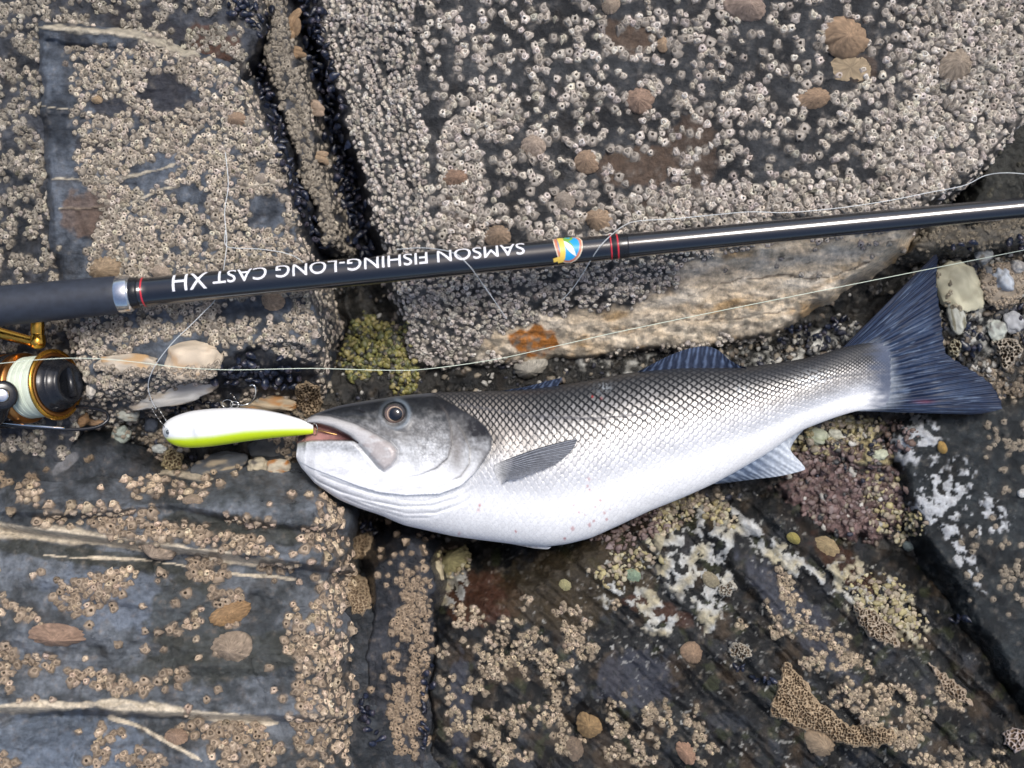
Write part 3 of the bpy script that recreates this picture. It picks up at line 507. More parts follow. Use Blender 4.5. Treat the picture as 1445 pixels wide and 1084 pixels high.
for ki, k in enumerate(KEYS):
    D = np.where(OWN == ki, np.clip(DN[k], 0, 1), 0) * (1 - mus); D = np.where(D > .08, D ** 2, D * .8)
    r0, r1 = RAD[k]; n = 70000 if k in ('boulder',) else 45000 if k in ('slate', 'wet', 'slab', 'ground') else 16000
    ok = np.argwhere((D > .004) & (PX > -70) & (PX < 1515) & (PY > -60) & (PY < 1144))
    if len(ok) == 0: continue
    ar = (gx_[1:] - gx_[:-1]); area = np.outer(np.gradient(gy_), np.gradient(gx_))[ok[:, 0], ok[:, 1]]
    p = D[ok[:, 0], ok[:, 1]] * area; tot = p.sum(); n = int(min(n, tot / (math.pi * ((r0 + r1) / 2) ** 2) * 7)); pick = ok[rng.choice(len(ok), n, p=p / tot)]
    cx = gx_[pick[:, 1]] + rng.uniform(-.9, .9, n); cy = gy_[pick[:, 0]] + rng.uniform(-.9, .9, n); rad = r0 + (r1 - r0) * rng.beta(1.6, 2.2, n)
    if k == 'boulder': rad = np.where((leftE[pick[:, 0], pick[:, 1]] > .5) | (frontE[pick[:, 0], pick[:, 1]] > .5), rad * .8, rad * 1.12)
    hsh = {}; keep = []; cs = 16.0
    for q in range(n):
        x, y, r = cx[q], cy[q], rad[q]; gx, gy = int(x // cs), int(y // cs); good = True
        for ax in (gx - 1, gx, gx + 1):
            for ay in (gy - 1, gy, gy + 1):
                for (x2, y2, r2) in hsh.get((ax, ay), ()):
                    if (x - x2) ** 2 + (y - y2) ** 2 < (.56 * (r + r2)) ** 2: good = False; break
                if not good: break
            if not good: break
        if good: hsh.setdefault((gx, gy), []).append((x, y, r)); keep.append(q)
    keep = np.array(keep); x, y, r = cx[keep], cy[keep], rad[keep]; z, nrm = surf(x, y)
    nrm = nrm + rng.normal(0, .12, nrm.shape); nrm /= np.linalg.norm(nrm, axis=1)[:, None]
    P = W(x, y, z); sc = r * S * (HC - z); Bs = basis(nrm, rng.uniform(0, 6.28, len(x))); var = rng.integers(0, NT, len(x)); 
    if k in ('slate', 'wet', 'strip'): var = np.where(rng.random(len(x)) < .22, 8 + var % 2, var)
    jit = np.clip(rng.normal(.95, .22, len(x)), .35, 1.4); hue = rng.normal(0, .025, (len(x), 3)) * np.array([.5, .6, 1.2])
    zs = rng.uniform(.55, 1.3, len(x))
    inside = (x > 0) & (x < 1445) & (y > 0) & (y < 1084)
    order = np.argsort(-(r * nrm[:, 2] + 100 * inside)); ind = set(order[:MAXI].tolist())
    root = B_[k]['obj']
    SP = np.zeros_like(PX)                                      # chalky base crust round each shell
    for xx, yy, r_ in zip(x, y, r):
        j, i = cell(xx, yy); a0, a1, b0, b1 = max(j - 7, 0), j + 8, max(i - 7, 0), i + 8
        SP[a0:a1, b0:b1] = np.maximum(SP[a0:a1, b0:b1], 1 - np.hypot(PX[a0:a1, b0:b1] - xx, PY[a0:a1, b0:b1] - yy) / (r_ * 1.3))
    cm = sm(.02, .30, SP + .22 * N3 + .14 * N4) * .7
    cb = mix(np.array(TONE[k]) * .14, np.array(TONE[k]) * .46, sm(-.3, .4, N4 + .5 * N3)); cn = mix(B_[k]['col'], cb, cm)
    u = B_[k]['u']; ca = np.hstack([np.clip(cn.reshape(-1, 3)[u], .004, .9), (B_[k]['rough'] * (1 + .8 * cm)).reshape(-1, 1)[u]]).astype(np.float32); root.data.attributes['Col'].data.foreach_set('color', ca.ravel())
    for v in range(NT):
        V, Fq, Ft, C, cl = BT[v]
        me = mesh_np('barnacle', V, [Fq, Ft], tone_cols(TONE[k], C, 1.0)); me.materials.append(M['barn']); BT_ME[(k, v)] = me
    parts = []
    for v in range(NT):
        V, Fq, Ft, C, cl = BT[v]; idx = np.array([q for q in np.flatnonzero(var == v) if q not in ind], int)
        if len(idx) == 0: continue
        VV = V[None] * np.stack([np.ones(len(idx)), np.ones(len(idx)), zs[idx]], -1)[:, None]
        VV = P[idx][:, None] + sc[idx][:, None, None] * np.einsum('kij,knj->kni', Bs[idx], VV)
        m_ = len(V); off = (np.arange(len(idx)) * m_)[:, None, None]
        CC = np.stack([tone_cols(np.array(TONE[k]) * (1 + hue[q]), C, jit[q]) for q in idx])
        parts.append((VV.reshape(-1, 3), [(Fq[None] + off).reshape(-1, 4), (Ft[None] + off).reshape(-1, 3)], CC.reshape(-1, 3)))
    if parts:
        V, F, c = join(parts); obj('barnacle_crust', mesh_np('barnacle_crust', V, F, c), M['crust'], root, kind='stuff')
    for q in sorted(ind):
        o = bpy.data.objects.new('barnacle', BT_ME[(k, int(var[q]))]); COL.objects.link(o); o.parent = root
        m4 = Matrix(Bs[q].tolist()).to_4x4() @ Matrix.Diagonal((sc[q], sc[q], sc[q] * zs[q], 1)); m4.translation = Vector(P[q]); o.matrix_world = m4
# ------------------------------------------------------------------ limpets
def limpet_me(seed, tone, rib=13, tall=.62, age=.5):
    r = np.random.default_rng(seed); seg = 52; rows = 12; a = np.linspace(0, 2 * np.pi, seg, endpoint=False); off = r.uniform(-.18, .18, 2)
    V = []; C = []
    ph = r.uniform(0, 6); lob = 1 + .06 * np.sin(2 * a + ph) + .04 * np.sin(3 * a + 2 * ph); jag = r.normal(0, 1, seg)
    for t in np.linspace(0, 1, rows):
        rr = t; ribs = np.cos(rib * a + ph + 1.3 * np.sin(a * 2 + seed)) * (.6 + .4 * np.sin(3 * a + seed)); z = tall * (1 - t ** 1.5) + .042 * ribs * t + .02 * jag * t
        rad = rr * lob * (1 + .022 * ribs * t + .022 * jag * t); ring = .5 + .5 * math.sin(t * 17 + seed)
        V.append(np.stack([np.cos(a) * rad + off[0] * (1 - t), np.sin(a) * rad * .86 + off[1] * (1 - t), z + .015 * jag * t * 1.0], -1))
        sh = 1.12 * (.72 + .11 * ribs * min(1, t * 1.6) + .16 * ring * t) * (1.25 if t < .16 else 1)
        C.append(np.clip(np.array(tone)[None] * sh[:, None] * (1 + .20 * r.normal(0, 1, (seg, 1))), .01, .8))
    V.append(np.stack([np.cos(a) * lob * 1.0, np.sin(a) * lob * .86, np.full(seg, -.35)], -1)); C.append(C[-1] * .7)
    return mesh_np('limpet', np.vstack(V), gridF(rows + 1, seg, False, True), np.vstack(C))
TAN, BRN, GRY, ORG = (.40, .29, .20), (.30, .20, .12), (.36, .33, .29), (.44, .27, .15)
LIMP = [  # x, y, radius, aspect, rot, tone, label
 (903, 142, 20, 1.1, 30, (.38, .26, .19), 'brown limpet with pale streaked ribs high on the boulder, right of centre'),
 (753, 206, 17, 1.0, 0, (.48, .38, .30), 'pale ribbed limpet with a white tip on the boulder above the rod'),
 (828, 229, 18, 1.1, 10, (.40, .28, .19), 'smooth tan limpet on the boulder above the rod emblem'),
 (845, 310, 18, 1.1, -8, (.42, .30, .20), 'tan limpet almost touching the upper side of the rod by the emblem'),
 (797, 284, 15, 1.0, 0, (.40, .34, .28), 'barnacled grey limpet just up and left of the one touching the rod'),
 (702, 333, 18, 1.0, 0, (.36, .26, .18), 'half hidden brown limpet against the rod just left of the emblem'),
 (1147, 139, 20, 1.45, -14, (.42, .29, .19), 'elongated orange-tan limpet on the boulder below the large flat scar'),
 (1192, 52, 32, 1.1, 20, (.44, .30, .19), 'largest worn orange limpet near the top right of the boulder'),
 (1348, 92, 24, 1.2, -30, (.42, .34, .26), 'pale barnacled limpet near the right edge of the boulder'),
 (1052, 9, 26, 1.3, 5, (.40, .30, .24), 'pinkish limpet cut by the top edge above the boulder'),
 (862, 8, 13, 1.0, 0, (.42, .33, .25), 'small tan limpet at the top edge left of the pinkish one'),
 (935, 63, 10, 1.3, 80, (.48, .34, .22), 'small upright orange limpet among barnacles on the upper boulder'),
 (642, 250, 15, 1.2, 0, (.34, .22, .15), 'reddish limpet at the left crest of the boulder'),
 (148, 379, 21, 1.25, 0, (.42, .31, .20), 'rounded tan limpet behind the rod grip near the silver ring'),
 (228, 384, 13, 1.0, 0, (.46, .37, .29), 'pale limpet just above the rod by the silver ring'),
 (385, 423, 17, 1.1, 20, (.40, .29, .20), 'brown limpet under the rod below the lettering'),
 (832, 1022, 20, 1.05, 75, (.38, .25, .12), 'glossy golden-brown limpet on the wet rock at the bottom centre'),
 (811, 1057, 15, 1.2, 80, (.28, .21, .15), 'dark ribbed limpet touching the golden-brown one at the bottom'),
 (976, 921, 16, 1.2, 35, (.38, .26, .17), 'brown limpet beside mussels on the wet rock under the fish belly'),
 (1003, 818, 12, 1.25, 30, (.38, .33, .22), 'cream and grey limpet on the white crust under the belly'),
 (1157, 1048, 22, 1.15, 20, (.40, .30, .20), 'tan limpet below the netted crust patch at lower right'),
 (968, 1062, 15, 1.3, 60, (.44, .27, .18), 'orange-pink limpet near the bottom edge left of the netted crust'),
 (328, 913, 26, 1.15, -10, (.44, .34, .25), 'large pale tan limpet on the lower left slab'),
 (249, 1041, 15, 1.1, 0, (.44, .30, .21), 'shiny rounded limpet near the bottom of the lower left slab'),
 (220, 775, 22, 1.5, 25, (.42, .33, .25), 'tan limpet on the upper cream vein of the slab'),
 (325, 866, 22, 1.9, -18, (.48, .30, .15), 'ragged orange limpet above the large pale one on the slab'),
 (80, 897, 26, 2.2, 8, (.42, .28, .20), 'long pinkish limpet under the barnacle cluster at the left of the slab'),
 (272, 706, 12, 1.3, 0, (.42, .32, .23), 'small tan limpet on the ledge below the lure'),
 (748, 517, 21, 1.25, -12, (.50, .47, .40), 'cream oval limpet just above the back of the fish'),
 (1165, 772, 18, 1.5, 15, (.46, .35, .19), 'yellowish limpet below the purple crust'),
 (1120, 760, 9, 1.2, 40, (.40, .34, .10), 'small yellow-green limpet beside the yellowish one under the purple crust'),
 (1282, 771, 8, 1.2, 10, (.16, .20, .20), 'tiny blue-grey limpet in the dark gap at right'),
 (1330, 632, 8, 1.3, 60, (.50, .32, .10), 'small orange limpet on white crust under the tail fin'),
 (334, 168, 12, 1.2, 0, (.40, .28, .19), 'brown limpet near the right side of the upper left block'),
 (367, 252, 9, 1.2, 0, (.42, .36, .30), 'small ribbed pale limpet on the right of the upper left block'),
 (137, 141, 7, 1.1, 0, (.46, .33, .20), 'tiny orange limpet on the upper left block'),
 (641, 795, 24, 1.2, -15, (.40, .36, .18), 'lumpy yellow-green limpet shell below the fish belly'),
 (797, 826, 9, 1.1, 0, (.45, .42, .22), 'small pale yellow limpet on the brown wet rock below the belly'),
 (894, 812, 11, 1.2, 30, (.30, .40, .28), 'pale green limpet among yellow crust below the belly'),
]
for i, (x, y, r, asp, rot, tone, lab) in enumerate(LIMP):
    z, n = surf(np.array(x), np.array(y)); zz = zat(x, y, r * .7)
    o = obj('limpet', limpet_me(900 + i, tone, 11 + i % 7, .78 + .03 * (i % 6)), M['limpet'], label=lab, cat='limpet', group='limpets on the rocks')
    n2 = Vector(n.tolist()); n2 = (n2 + Vector((0, 0, 1.0))).normalized(); B3 = basis(np.array(n2), np.array(math.radians(-rot)))
    s = r * S * (HC - zz) / HC; m4 = Matrix(B3.tolist()).to_4x4() @ Matrix.Diagonal((s * math.sqrt(asp), s / math.sqrt(asp) * 1.08, s, 1)); m4.translation = w1(x, y, max(zz, float(z)) + .0004); o.matrix_world = m4
# worn oval limpet scar under the largest limpet
def plate_me(name, out, th, tone, n=40, seed=0, dome=.25):
    a = np.linspace(0, 2 * np.pi, n, endpoint=False); r = np.random.default_rng(seed); R = 1 + .04 * np.sin(3 * a + seed) + .025 * r.normal(0, 1, n); V = []; C = []
    for t, z in ((0.001, dome), (.35, dome * .9), (.7, dome * .55), (.93, dome * .2), (1.0, 0), (1.0, -th)):
        V.append(np.stack([np.cos(a) * R * t, np.sin(a) * R * t, np.full(n, z) + .03 * r.normal(0, 1, n) * (t > .1)], -1)); C.append(np.clip(np.array(tone) * (1 + .18 * r.normal(0, 1, (n, 1))) * (.8 + .3 * t), .01, .8))
    return mesh_np(name, np.vstack(V), gridF(6, n, False, True), np.vstack(C))
def placed(name, me, m_, x, y, rx, ry, rz, rot, lift=0, zz=None, tilt=.5, **k):
    z, n = surf(np.array(x), np.array(y)); zz = zat(x, y, min(rx, ry) * .7) if zz is None else zz
    n2 = (Vector(n.tolist()) * tilt + Vector((0, 0, 1 - tilt))).normalized(); B3 = basis(np.array(n2), np.array(math.radians(-rot))); f = S * (HC - zz) / HC
    o = obj(name, me, m_, **k); m4 = Matrix(B3.tolist()).to_4x4() @ Matrix.Diagonal((rx * f, ry * f, rz * f, 1)); m4.translation = w1(x, y, zz + lift); o.matrix_world = m4; return o
placed('limpet_scar', plate_me('limpet_scar', 1, .3, (.40, .31, .20), seed=3, dome=.15), M['limpet'], 1200, 96, 30, 20, 14, 5, label='smooth tan oval scar below the largest limpet on the boulder', cat='shell scar')
# ------------------------------------------------------------------ mussels
def mussel_me(seed):
    r = np.random.default_rng(seed); nu, nv = 12, 12; V = []; C = []
    for u in np.linspace(0.02, .98, nu):
        L = u * 2 - 1; w = (math.sin(math.pi * u ** .75)) ** .7 * .60; h = (math.sin(math.pi * u ** .6)) ** .8 * .48; by = .14 * math.sin(math.pi * u)
        for v in np.linspace(0, 2 * np.pi, nv, endpoint=False):
            c, s_ = math.cos(v), math.sin(v); e = abs(s_) ** .8 * (1 if s_ > 0 else -1)
            V.append((L, c * w + by, e * h)); ridge = .75 + .35 * math.sin(u * 22 + seed)
            worn = max(0, .9 - u * 3.2); base = np.array((.013, .018, .036)) * ridge
            C.append(base * (1 - worn * .6) + np.array((.16, .14, .17)) * worn * .45)
    V += [(-1, 0, 0), (1, 0, 0)]; C += [C[0], C[-1]]; k = np.arange(nv); k2 = (k + 1) % nv; n = nu * nv
    return mesh_np('mussel', V, [gridF(nu, nv, False, True), np.stack([k2, k, np.full(nv, n)], -1), np.stack([k, k2, np.full(nv, n + 1)], -1) + np.array([(nu - 1) * nv, (nu - 1) * nv, 0])], np.array(C))
MU = [mussel_me(i) for i in range(5)]
for me in MU: me.materials.append(M['mussel'])
def mussels(pts, width, n, size, label, group, lift=.004):
    P = catmull(pts, 20); used = []
    tries = 0
    while len(used) < n and tries < n * 30:
        tries += 1
        q = P[rng.integers(len(P))]; x = q[0] + rng.normal(0, width * .42); y = q[1] + rng.normal(0, width * .42); s = size * rng.uniform(.65, 1.25)
        if any((x - a) ** 2 + (y - b) ** 2 < (.60 * (s + c)) ** 2 for a, b, c in used): continue
        used.append((x, y, s))
        z = zat(x, y, s * .5); f = S * s * 1.12
        o = obj('mussel', MU[rng.integers(5)], label=label, cat='mussel', group=group)
        o.rotation_euler = (rng.normal(0, .6), rng.normal(0, .55), rng.uniform(0, 6.28)); o.scale = (f, f, f); o.location = w1(x, y, z + f * .30 + rng.uniform(0, lift))
mussels([(432, -5), (445, 60), (462, 130), (480, 215), (498, 290), (515, 350)], 15, 120, 7.4, 'small blue-black mussel packed in the crevice along the left foot of the boulder', 'mussels in the boulder crevice', .010)
mussels([(368, 95), (380, 150), (395, 200), (412, 250), (430, 300), (450, 345)], 8, 64, 6.8, 'small blue mussel in the crevice at the right edge of the slate block', 'mussels beside the slate block')
mussels([(330, 8), (365, 20), (372, 45)], 16, 22, 6.8, 'small dark mussel at the top edge behind the quartz ledge', 'mussels at the top edge')
mussels([(318, 535), (350, 525), (395, 535), (415, 530)], 20, 34, 8.0, 'dark mussel in the shaded hollow above the lure', 'mussels above the lure')
mussels([(240, 577), (275, 572), (305, 570)], 8, 9, 6.6, 'small mussel under the white quartz wedge above the lure', 'mussels under the quartz wedge')
mussels([(510, 985), (518, 1010), (530, 1050)], 10, 12, 6.5, 'dark mussel in the crack at the bottom left of centre', 'mussels in the left bottom crack')
mussels([(602, 940), (600, 1000), (596, 1060)], 6, 16, 5.6, 'dark mussel in the crack on the right of the narrow rock strip', 'mussels in the right bottom crack')
mussels([(518, 735), (525, 748)], 9, 6, 6.4, 'mussel in the dark gap under the fish jaw', 'mussels under the jaw')
mussels([(1040, 940), (1065, 955), (1095, 965)], 7, 9, 6.2, 'mussel in the small nest left of the netted crust patch', 'mussels by the netted crust')
mussels([(1100, 478), (1130, 462), (1160, 470), (1190, 450)], 13, 22, 5.4, 'small mussel in the dark gap above the tail stem', 'mussels above the tail stem')
mussels([(1345, 505), (1375, 470), (1365, 500)], 12, 8, 7.2, 'grey mussel among the stones right of the tail fin', 'mussels right of the tail')
mussels([(1335, 342), (1400, 352), (1442, 345), (1440, 450)], 8, 12, 6.0, 'small mussel in the shade at the right edge under the rod', 'mussels at the right edge')
mussels([(1345, 872), (1360, 875)], 6, 4, 7.0, 'blue mussel in the dark gap at the lower right', 'mussels in the lower right gap')
# ------------------------------------------------------------------ gooseneck-like shell clumps in the crevice
def clump(x, y, items, tone, label):
    z = zat(x, y, 10) + .006; root = empty('shell_clump', w1(x, y, z), label, 'shell clump')
    for i, (dx, dy, rx, ry, rot) in enumerate(items):
        me = plate_me('plate', 1, .5, np.array(tone) * random.uniform(.8, 1.15), 20, i + int(x), .7); me.materials.append(M['limpet'])
        o = obj('plate', me, None, root); f = S * .96; o.rotation_euler = (random.uniform(-.35, .35), random.uniform(-.35, .35), math.radians(-rot)); o.scale = (rx * f, ry * f, 5 * f)
        o.location = (dx * f, -dy * f, .0025 + .001 * (i % 3))
clump(414, 55, [(2, -32, 15, 6, -50), (-6, -16, 16, 7, -60), (6, -14, 13, 6, -75), (-4, 2, 13, 6, -70), (-17, 8, 12, 6, 20), (-6, 13, 10, 5, 30), (3, 16, 12, 5, 0), (8, 24, 12, 5, 10), (-2, 27, 10, 5, 0)], (.36, .24, .14), 'large tan shell clump at the top of the mussel crevice')
clump(444, 153, [(-6, -4, 16, 7, -15), (4, -2, 13, 6, 30), (4, 8, 12, 5, 15), (8, 2, 9, 5, 60)], (.40, .30, .22), 'pale two-toned shell clump in the middle of the mussel crevice')
clump(451, 222, [(-8, -4, 10, 5, 20), (4, -3, 10, 5, 0), (2, 4, 12, 5, 10), (8, 6, 8, 4, 40)], (.40, .29, .19), 'small tan shell clump low in the mussel crevice')
# ------------------------------------------------------------------ stones
def stone_me(seed, tone, sq=.7, var=.34, tone2=None):
    bm = bmesh.new(); bmesh.ops.create_icosphere(bm, subdivisions=4, radius=1); V = np.array([v.co[:] for v in bm.verts]); F = np.array([[v.index for v in f.verts] for f in bm.faces]); bm.free()
    sq = .45 * sq + .55; P = np.sign(V) * np.abs(V) ** sq; P /= np.abs(P).max()
    d = 1 + var * fbm(V[:, 0] * 1.2 + seed, V[:, 1] * 1.2 + V[:, 2] * .9, 3, seed) + .16 * fbm(V[:, 0] * 3.4 + V[:, 2] * 2, V[:, 1] * 3.4 - V[:, 2] * 2 + seed, 4, seed + 3)
    P = P * d[:, None]; n = fbm(V[:, 0] * 2 + V[:, 2], V[:, 1] * 2.4 + seed, 4, seed + 7); c = np.array(tone)[None] * (1 + .75 * n[:, None])
    if tone2 is not None: c = mix(c, np.array(tone2)[None] + 0 * c, sm(.0, .35, fbm(V[:, 0] * 1.6 + seed, V[:, 1] * 2 + V[:, 2], 3, seed + 11)))
    return mesh_np('stone', P, F, np.clip(c, .008, .8))
CRM, WHT, DRK, YLW = (.56, .47, .36), (.52, .52, .49), (.055, .06, .068), (.46, .44, .32)
STO = [  # x0, x1, y0, y1, height, rot, tone, tone2, squareness, label, name
 (232, 310, 486, 537, 26, -4, CRM, (.52, .36, .22), .42, 'cream quartz chunk wedged above the lure, squared right end', 'quartz_stone'),
 (134, 224, 500, 530, 18, 3, (.52, .45, .36), (.50, .32, .16), .7, 'flat cream quartz stone left of the squared quartz chunk', 'quartz_stone'),
 (187, 304, 538, 572, 16, -13, (.46, .45, .43), (.34, .29, .23), .6, 'long grey-white quartz wedge just above the lure', 'quartz_stone'),
 (166, 196, 573, 595, 14, 0, (.40, .41, .36), (.25, .20, .14), .6, 'small grey-white stone left of the lure snap', 'stone'),
 (333, 418, 556, 579, 14, 5, (.42, .34, .23), (.40, .20, .07), .5, 'long tan stone behind the lure by the belly hook', 'stone'),
 (368, 402, 570, 582, 10, 4, (.44, .36, .25), None, .5, 'narrow tan stone touching the back of the lure', 'stone'),
 (271, 348, 640, 673, 16, -10, (.075, .082, .09), (.42, .34, .23), .55, 'dark grey stone with a tan rim below the lure belly', 'stone'),
 (349, 378, 646, 668, 13, -5, (.46, .40, .29), (.10, .09, .08), .5, 'cream stone between the lure and the fish jaw', 'stone'),
 (376, 410, 648, 670, 13, 0, (.50, .44, .34), (.42, .18, .05), .5, 'white and rust stone next to the fish jaw', 'stone'),
 (352, 420, 616, 650, 14, -6, (.055, .06, .065), None, .5, 'dark stone under the lure tail beside the fish jaw', 'stone'),
 (158, 184, 601, 626, 13, 0, (.30, .34, .30), (.12, .12, .10), .6, 'greenish grey pebble left of the lure nose', 'stone'),
 (204, 223, 590, 610, 11, 0, (.045, .055, .075), None, .7, 'small dark blue stone at the lure nose', 'stone'),
 (103, 126, 583, 602, 12, -20, (.36, .21, .10), None, .7, 'brown pebble inside the reel bail loop', 'stone'),
 (121, 150, 590, 602, 10, 5, (.40, .25, .14), None, .7, 'flat tan pebble inside the reel bail loop', 'stone'),
 (122, 134, 540, 562, 10, 0, (.46, .42, .36), None, .8, 'small pale pebble right of the reel spool cap', 'stone'),
 (215, 235, 627, 640, 9, 0, (.38, .40, .38), None, .7, 'pale grey pebble under the lure nose', 'stone'),
 (1322, 1380, 366, 445, 22, 62, YLW, (.33, .31, .22), .6, 'large pale yellow-grey stone right of the upper tail lobe', 'stone'),
 (1386, 1443, 372, 432, 22, 0, (.30, .25, .19), (.36, .30, .23), .7, 'tan encrusted stone at the right edge below the rod', 'stone'),
 (1401, 1428, 378, 412, 30, 70, (.50, .54, .58), (.40, .42, .44), .7, 'white oval quartz pebble on the tan stone at the right edge', 'stone'),
 (1423, 1444, 367, 388, 28, 0, (.52, .50, .46), None, .7, 'small cream pebble up and right of the white oval pebble', 'stone'),
 (1386, 1407, 375, 393, 16, -15, (.15, .16, .17), None, .8, 'grey pebble between the yellow-grey and tan stones', 'stone'),
 (1375, 1400, 350, 372, 14, 0, (.30, .31, .30), (.16, .14, .11), .6, 'grey stone just under the line near the right edge', 'stone'),
 (1393, 1418, 452, 482, 14, 70, (.42, .45, .40), (.2, .2, .18), .6, 'pale green-white stone below the tan encrusted stone', 'stone'),
 (1415, 1444, 440, 470, 13, 0, (.34, .35, .36), None, .6, 'bluish white stone at the right edge above the netted lump', 'stone'),
 (1337, 1362, 420, 470, 14, 80, (.42, .43, .38), (.16, .15, .10), .6, 'mottled pale stone touching the middle of the tail fin edge', 'stone'),
 (1137, 1168, 605, 628, 12, 10, (.36, .38, .28), (.22, .25, .15), .6, 'green-white stone just below the tail stem', 'stone'),
 (1166, 1188, 606, 622, 10, 0, (.40, .40, .33), None, .6, 'pale stone right of the green-white stone below the tail stem', 'stone'),
 (1232, 1252, 634, 650, 10, 0, (.44, .46, .34), None, .8, 'round pale yellow pebble on the purple crust', 'stone'),
 (1436, 1450, 690, 702, 9, 0, (.5, .5, .48), None, .8, 'white pebble at the right edge below the tail', 'stone'),
 (612, 626, 792, 822, 16, 80, (.42, .36, .24), None, .6, 'upright tan pebble in the dark gap below the belly', 'stone'),
]
for i, (x0, x1, y0, y1, h, rot, tone, t2, sq, lab, nm) in enumerate(STO):
    x, y = (x0 + x1) / 2, (y0 + y1) / 2; a = math.radians(rot); w_, h_ = (x1 - x0) / 2, (y1 - y0) / 2
    if abs(math.sin(a)) > .7: w_, h_ = h_, w_
    zz = zat(x, y, min(w_, h_)) + h * S * .35
    me = stone_me(20 + i, tone, sq, tone2=t2); o = obj(nm, me, M['stone'], label=lab, cat='stone', group='loose stones in the gully'); f = S * (HC - zz)
    o.rotation_euler = (random.uniform(-.1, .1), random.uniform(-.1, .1), -a); o.scale = (w_ * f, h_ * f, h * f * .6); o.location = w1(x, y, zz)
# barnacles growing on some of the stones
STOB = bpy.data.objects
def stone_barnacles(lab, n, tone, rr=(3, 5.5), half=None, seed=0):
    o = next(q for q in COL.objects if q.get('label') == lab); r = np.random.default_rng(seed); me = o.data; V = np.empty(len(me.vertices) * 3); me.vertices.foreach_get('co', V); V = V.reshape(-1, 3)
    N_ = np.empty(len(me.vertices) * 3); me.vertices.foreach_get('normal', N_); N_ = N_.reshape(-1, 3); bpy.context.view_layer.update()
    up = V[:, 2] > .05
    if half is not None: up &= (V[:, 0] * half[0] + V[:, 1] * half[1] + .25 * fbm(V[:, 0] * 3, V[:, 1] * 3, 2, seed)) > half[2]
    idx = np.flatnonzero(up); idx = r.choice(idx, min(n, len(idx)), replace=False); parts = []; MW = np.array(o.matrix_world); R3 = MW[:3, :3] / np.linalg.norm(MW[:3, :3], axis=0)
    for q in idx:
        Vt, Fq, Ft, C, cl = BT[r.integers(NT)]; nw = R3 @ (N_[q] / np.array(o.scale)); nw /= np.linalg.norm(nw); nw = nw + np.array([0, 0, .6]); nw /= np.linalg.norm(nw)
        p = MW[:3, :3] @ V[q] + MW[:3, 3]; b = basis(nw, np.array(r.uniform(0, 6.28))); parts.append((p + (Vt @ b.T) * r.uniform(*rr) * S, [Fq, Ft], tone_cols(tone, C, r.uniform(.75, 1.15))))
    V, F, c = join(parts); q = obj('barnacle_crust', mesh_np('barnacle_crust', V, F, c), M['crust'], o, kind='stuff'); q.matrix_parent_inverse = o.matrix_world.inverted()
bpy.context.view_layer.update()
stone_barnacles(STO[0][9], 46, (.42, .36, .29), (2.6, 4.6), (.1, -1, .25), 1); stone_barnacles(STO[1][9], 40, (.42, .36, .29), (2.6, 4.6), (0, -1, .1), 2); stone_barnacles(STO[2][9], 34, (.42, .36, .29), (2.4, 4.4), (-.3, 1, .2), 3)
stone_barnacles(STO[9][9], 22, (.40, .33, .25), (3, 5), (1, .3, .1), 4); stone_barnacles(STO[17][9], 110, (.40, .33, .25), (2.4, 4.2), None, 5); stone_barnacles(STO[16][9], 16, (.36, .32, .24), (2, 4), (.3, -1, .3), 6)
stone_barnacles(STO[6][9], 6, (.44, .35, .25), (3, 5), None, 7); stone_barnacles(STO[10][9], 8, (.40, .34, .27), (2, 4), None, 8)
# gravel and shell grit in the gully: nobody could count it
def grit(name, n, region, sizes, tones, label, cat, m_, seed, flat=.7, zoff=.2):
    r = np.random.default_rng(seed); bm = bmesh.new(); bmesh.ops.create_icosphere(bm, subdivisions=2, radius=1); V0 = np.array([v.co[:] for v in bm.verts]); F0 = np.array([[v.index for v in f.verts] for f in bm.faces]); bm.free()
    D = region; ok = np.argwhere((D > .02) & (PX > -30) & (PX < 1475) & (PY > -30) & (PY < 1110)); p = D[ok[:, 0], ok[:, 1]]; q = ok[r.choice(len(ok), n, p=p / p.sum())]
    x = gx_[q[:, 1]] + r.uniform(-1, 1, n); y = gy_[q[:, 0]] + r.uniform(-1, 1, n); s = r.uniform(*sizes, n) * r.uniform(.6, 1, n); z, nr = surf(x, y); P = W(x, y, z + s * S * zoff)
    tn = np.array(tones); ti = r.integers(0, len(tn), n)
    Vs = []; Cs = []
    for k in range(n):
        d = 1 + .75 * fbm(V0[:, 0] * 1.3 + k * 3.7, V0[:, 1] * 1.1 + V0[:, 2], 2, 3) if k < 60 else Vs_d[k % 60]
        if k < 60: Vs_d.append(d)
        a = r.uniform(0, 6.28); R = np.array([[math.cos(a), -math.sin(a), 0], [math.sin(a), math.cos(a), 0], [0, 0, 1]])
        Vs.append(P[k] + (V0 * d[:, None] * np.array([1, r.uniform(.55, .95), flat * r.uniform(.5, 1)])) @ R.T * s[k] * S); Cs.append(np.repeat(tn[ti[k]][None] * r.uniform(.7, 1.2), len(V0), 0))
    F = (F0[None] + (np.arange(n) * len(V0))[:, None, None]).reshape(-1, 3)
    obj(name, mesh_np(name, np.vstack(Vs), F, np.clip(np.vstack(Cs), .008, .8)), M[m_], label=label, cat=cat, kind='stuff')
Vs_d = []
gi = KEYS.index('ground'); gm = (OWN == gi) * 1.0
gul = gm * sm(-.35, .15, fbm(PX / 30, PY / 30, 3, 610))
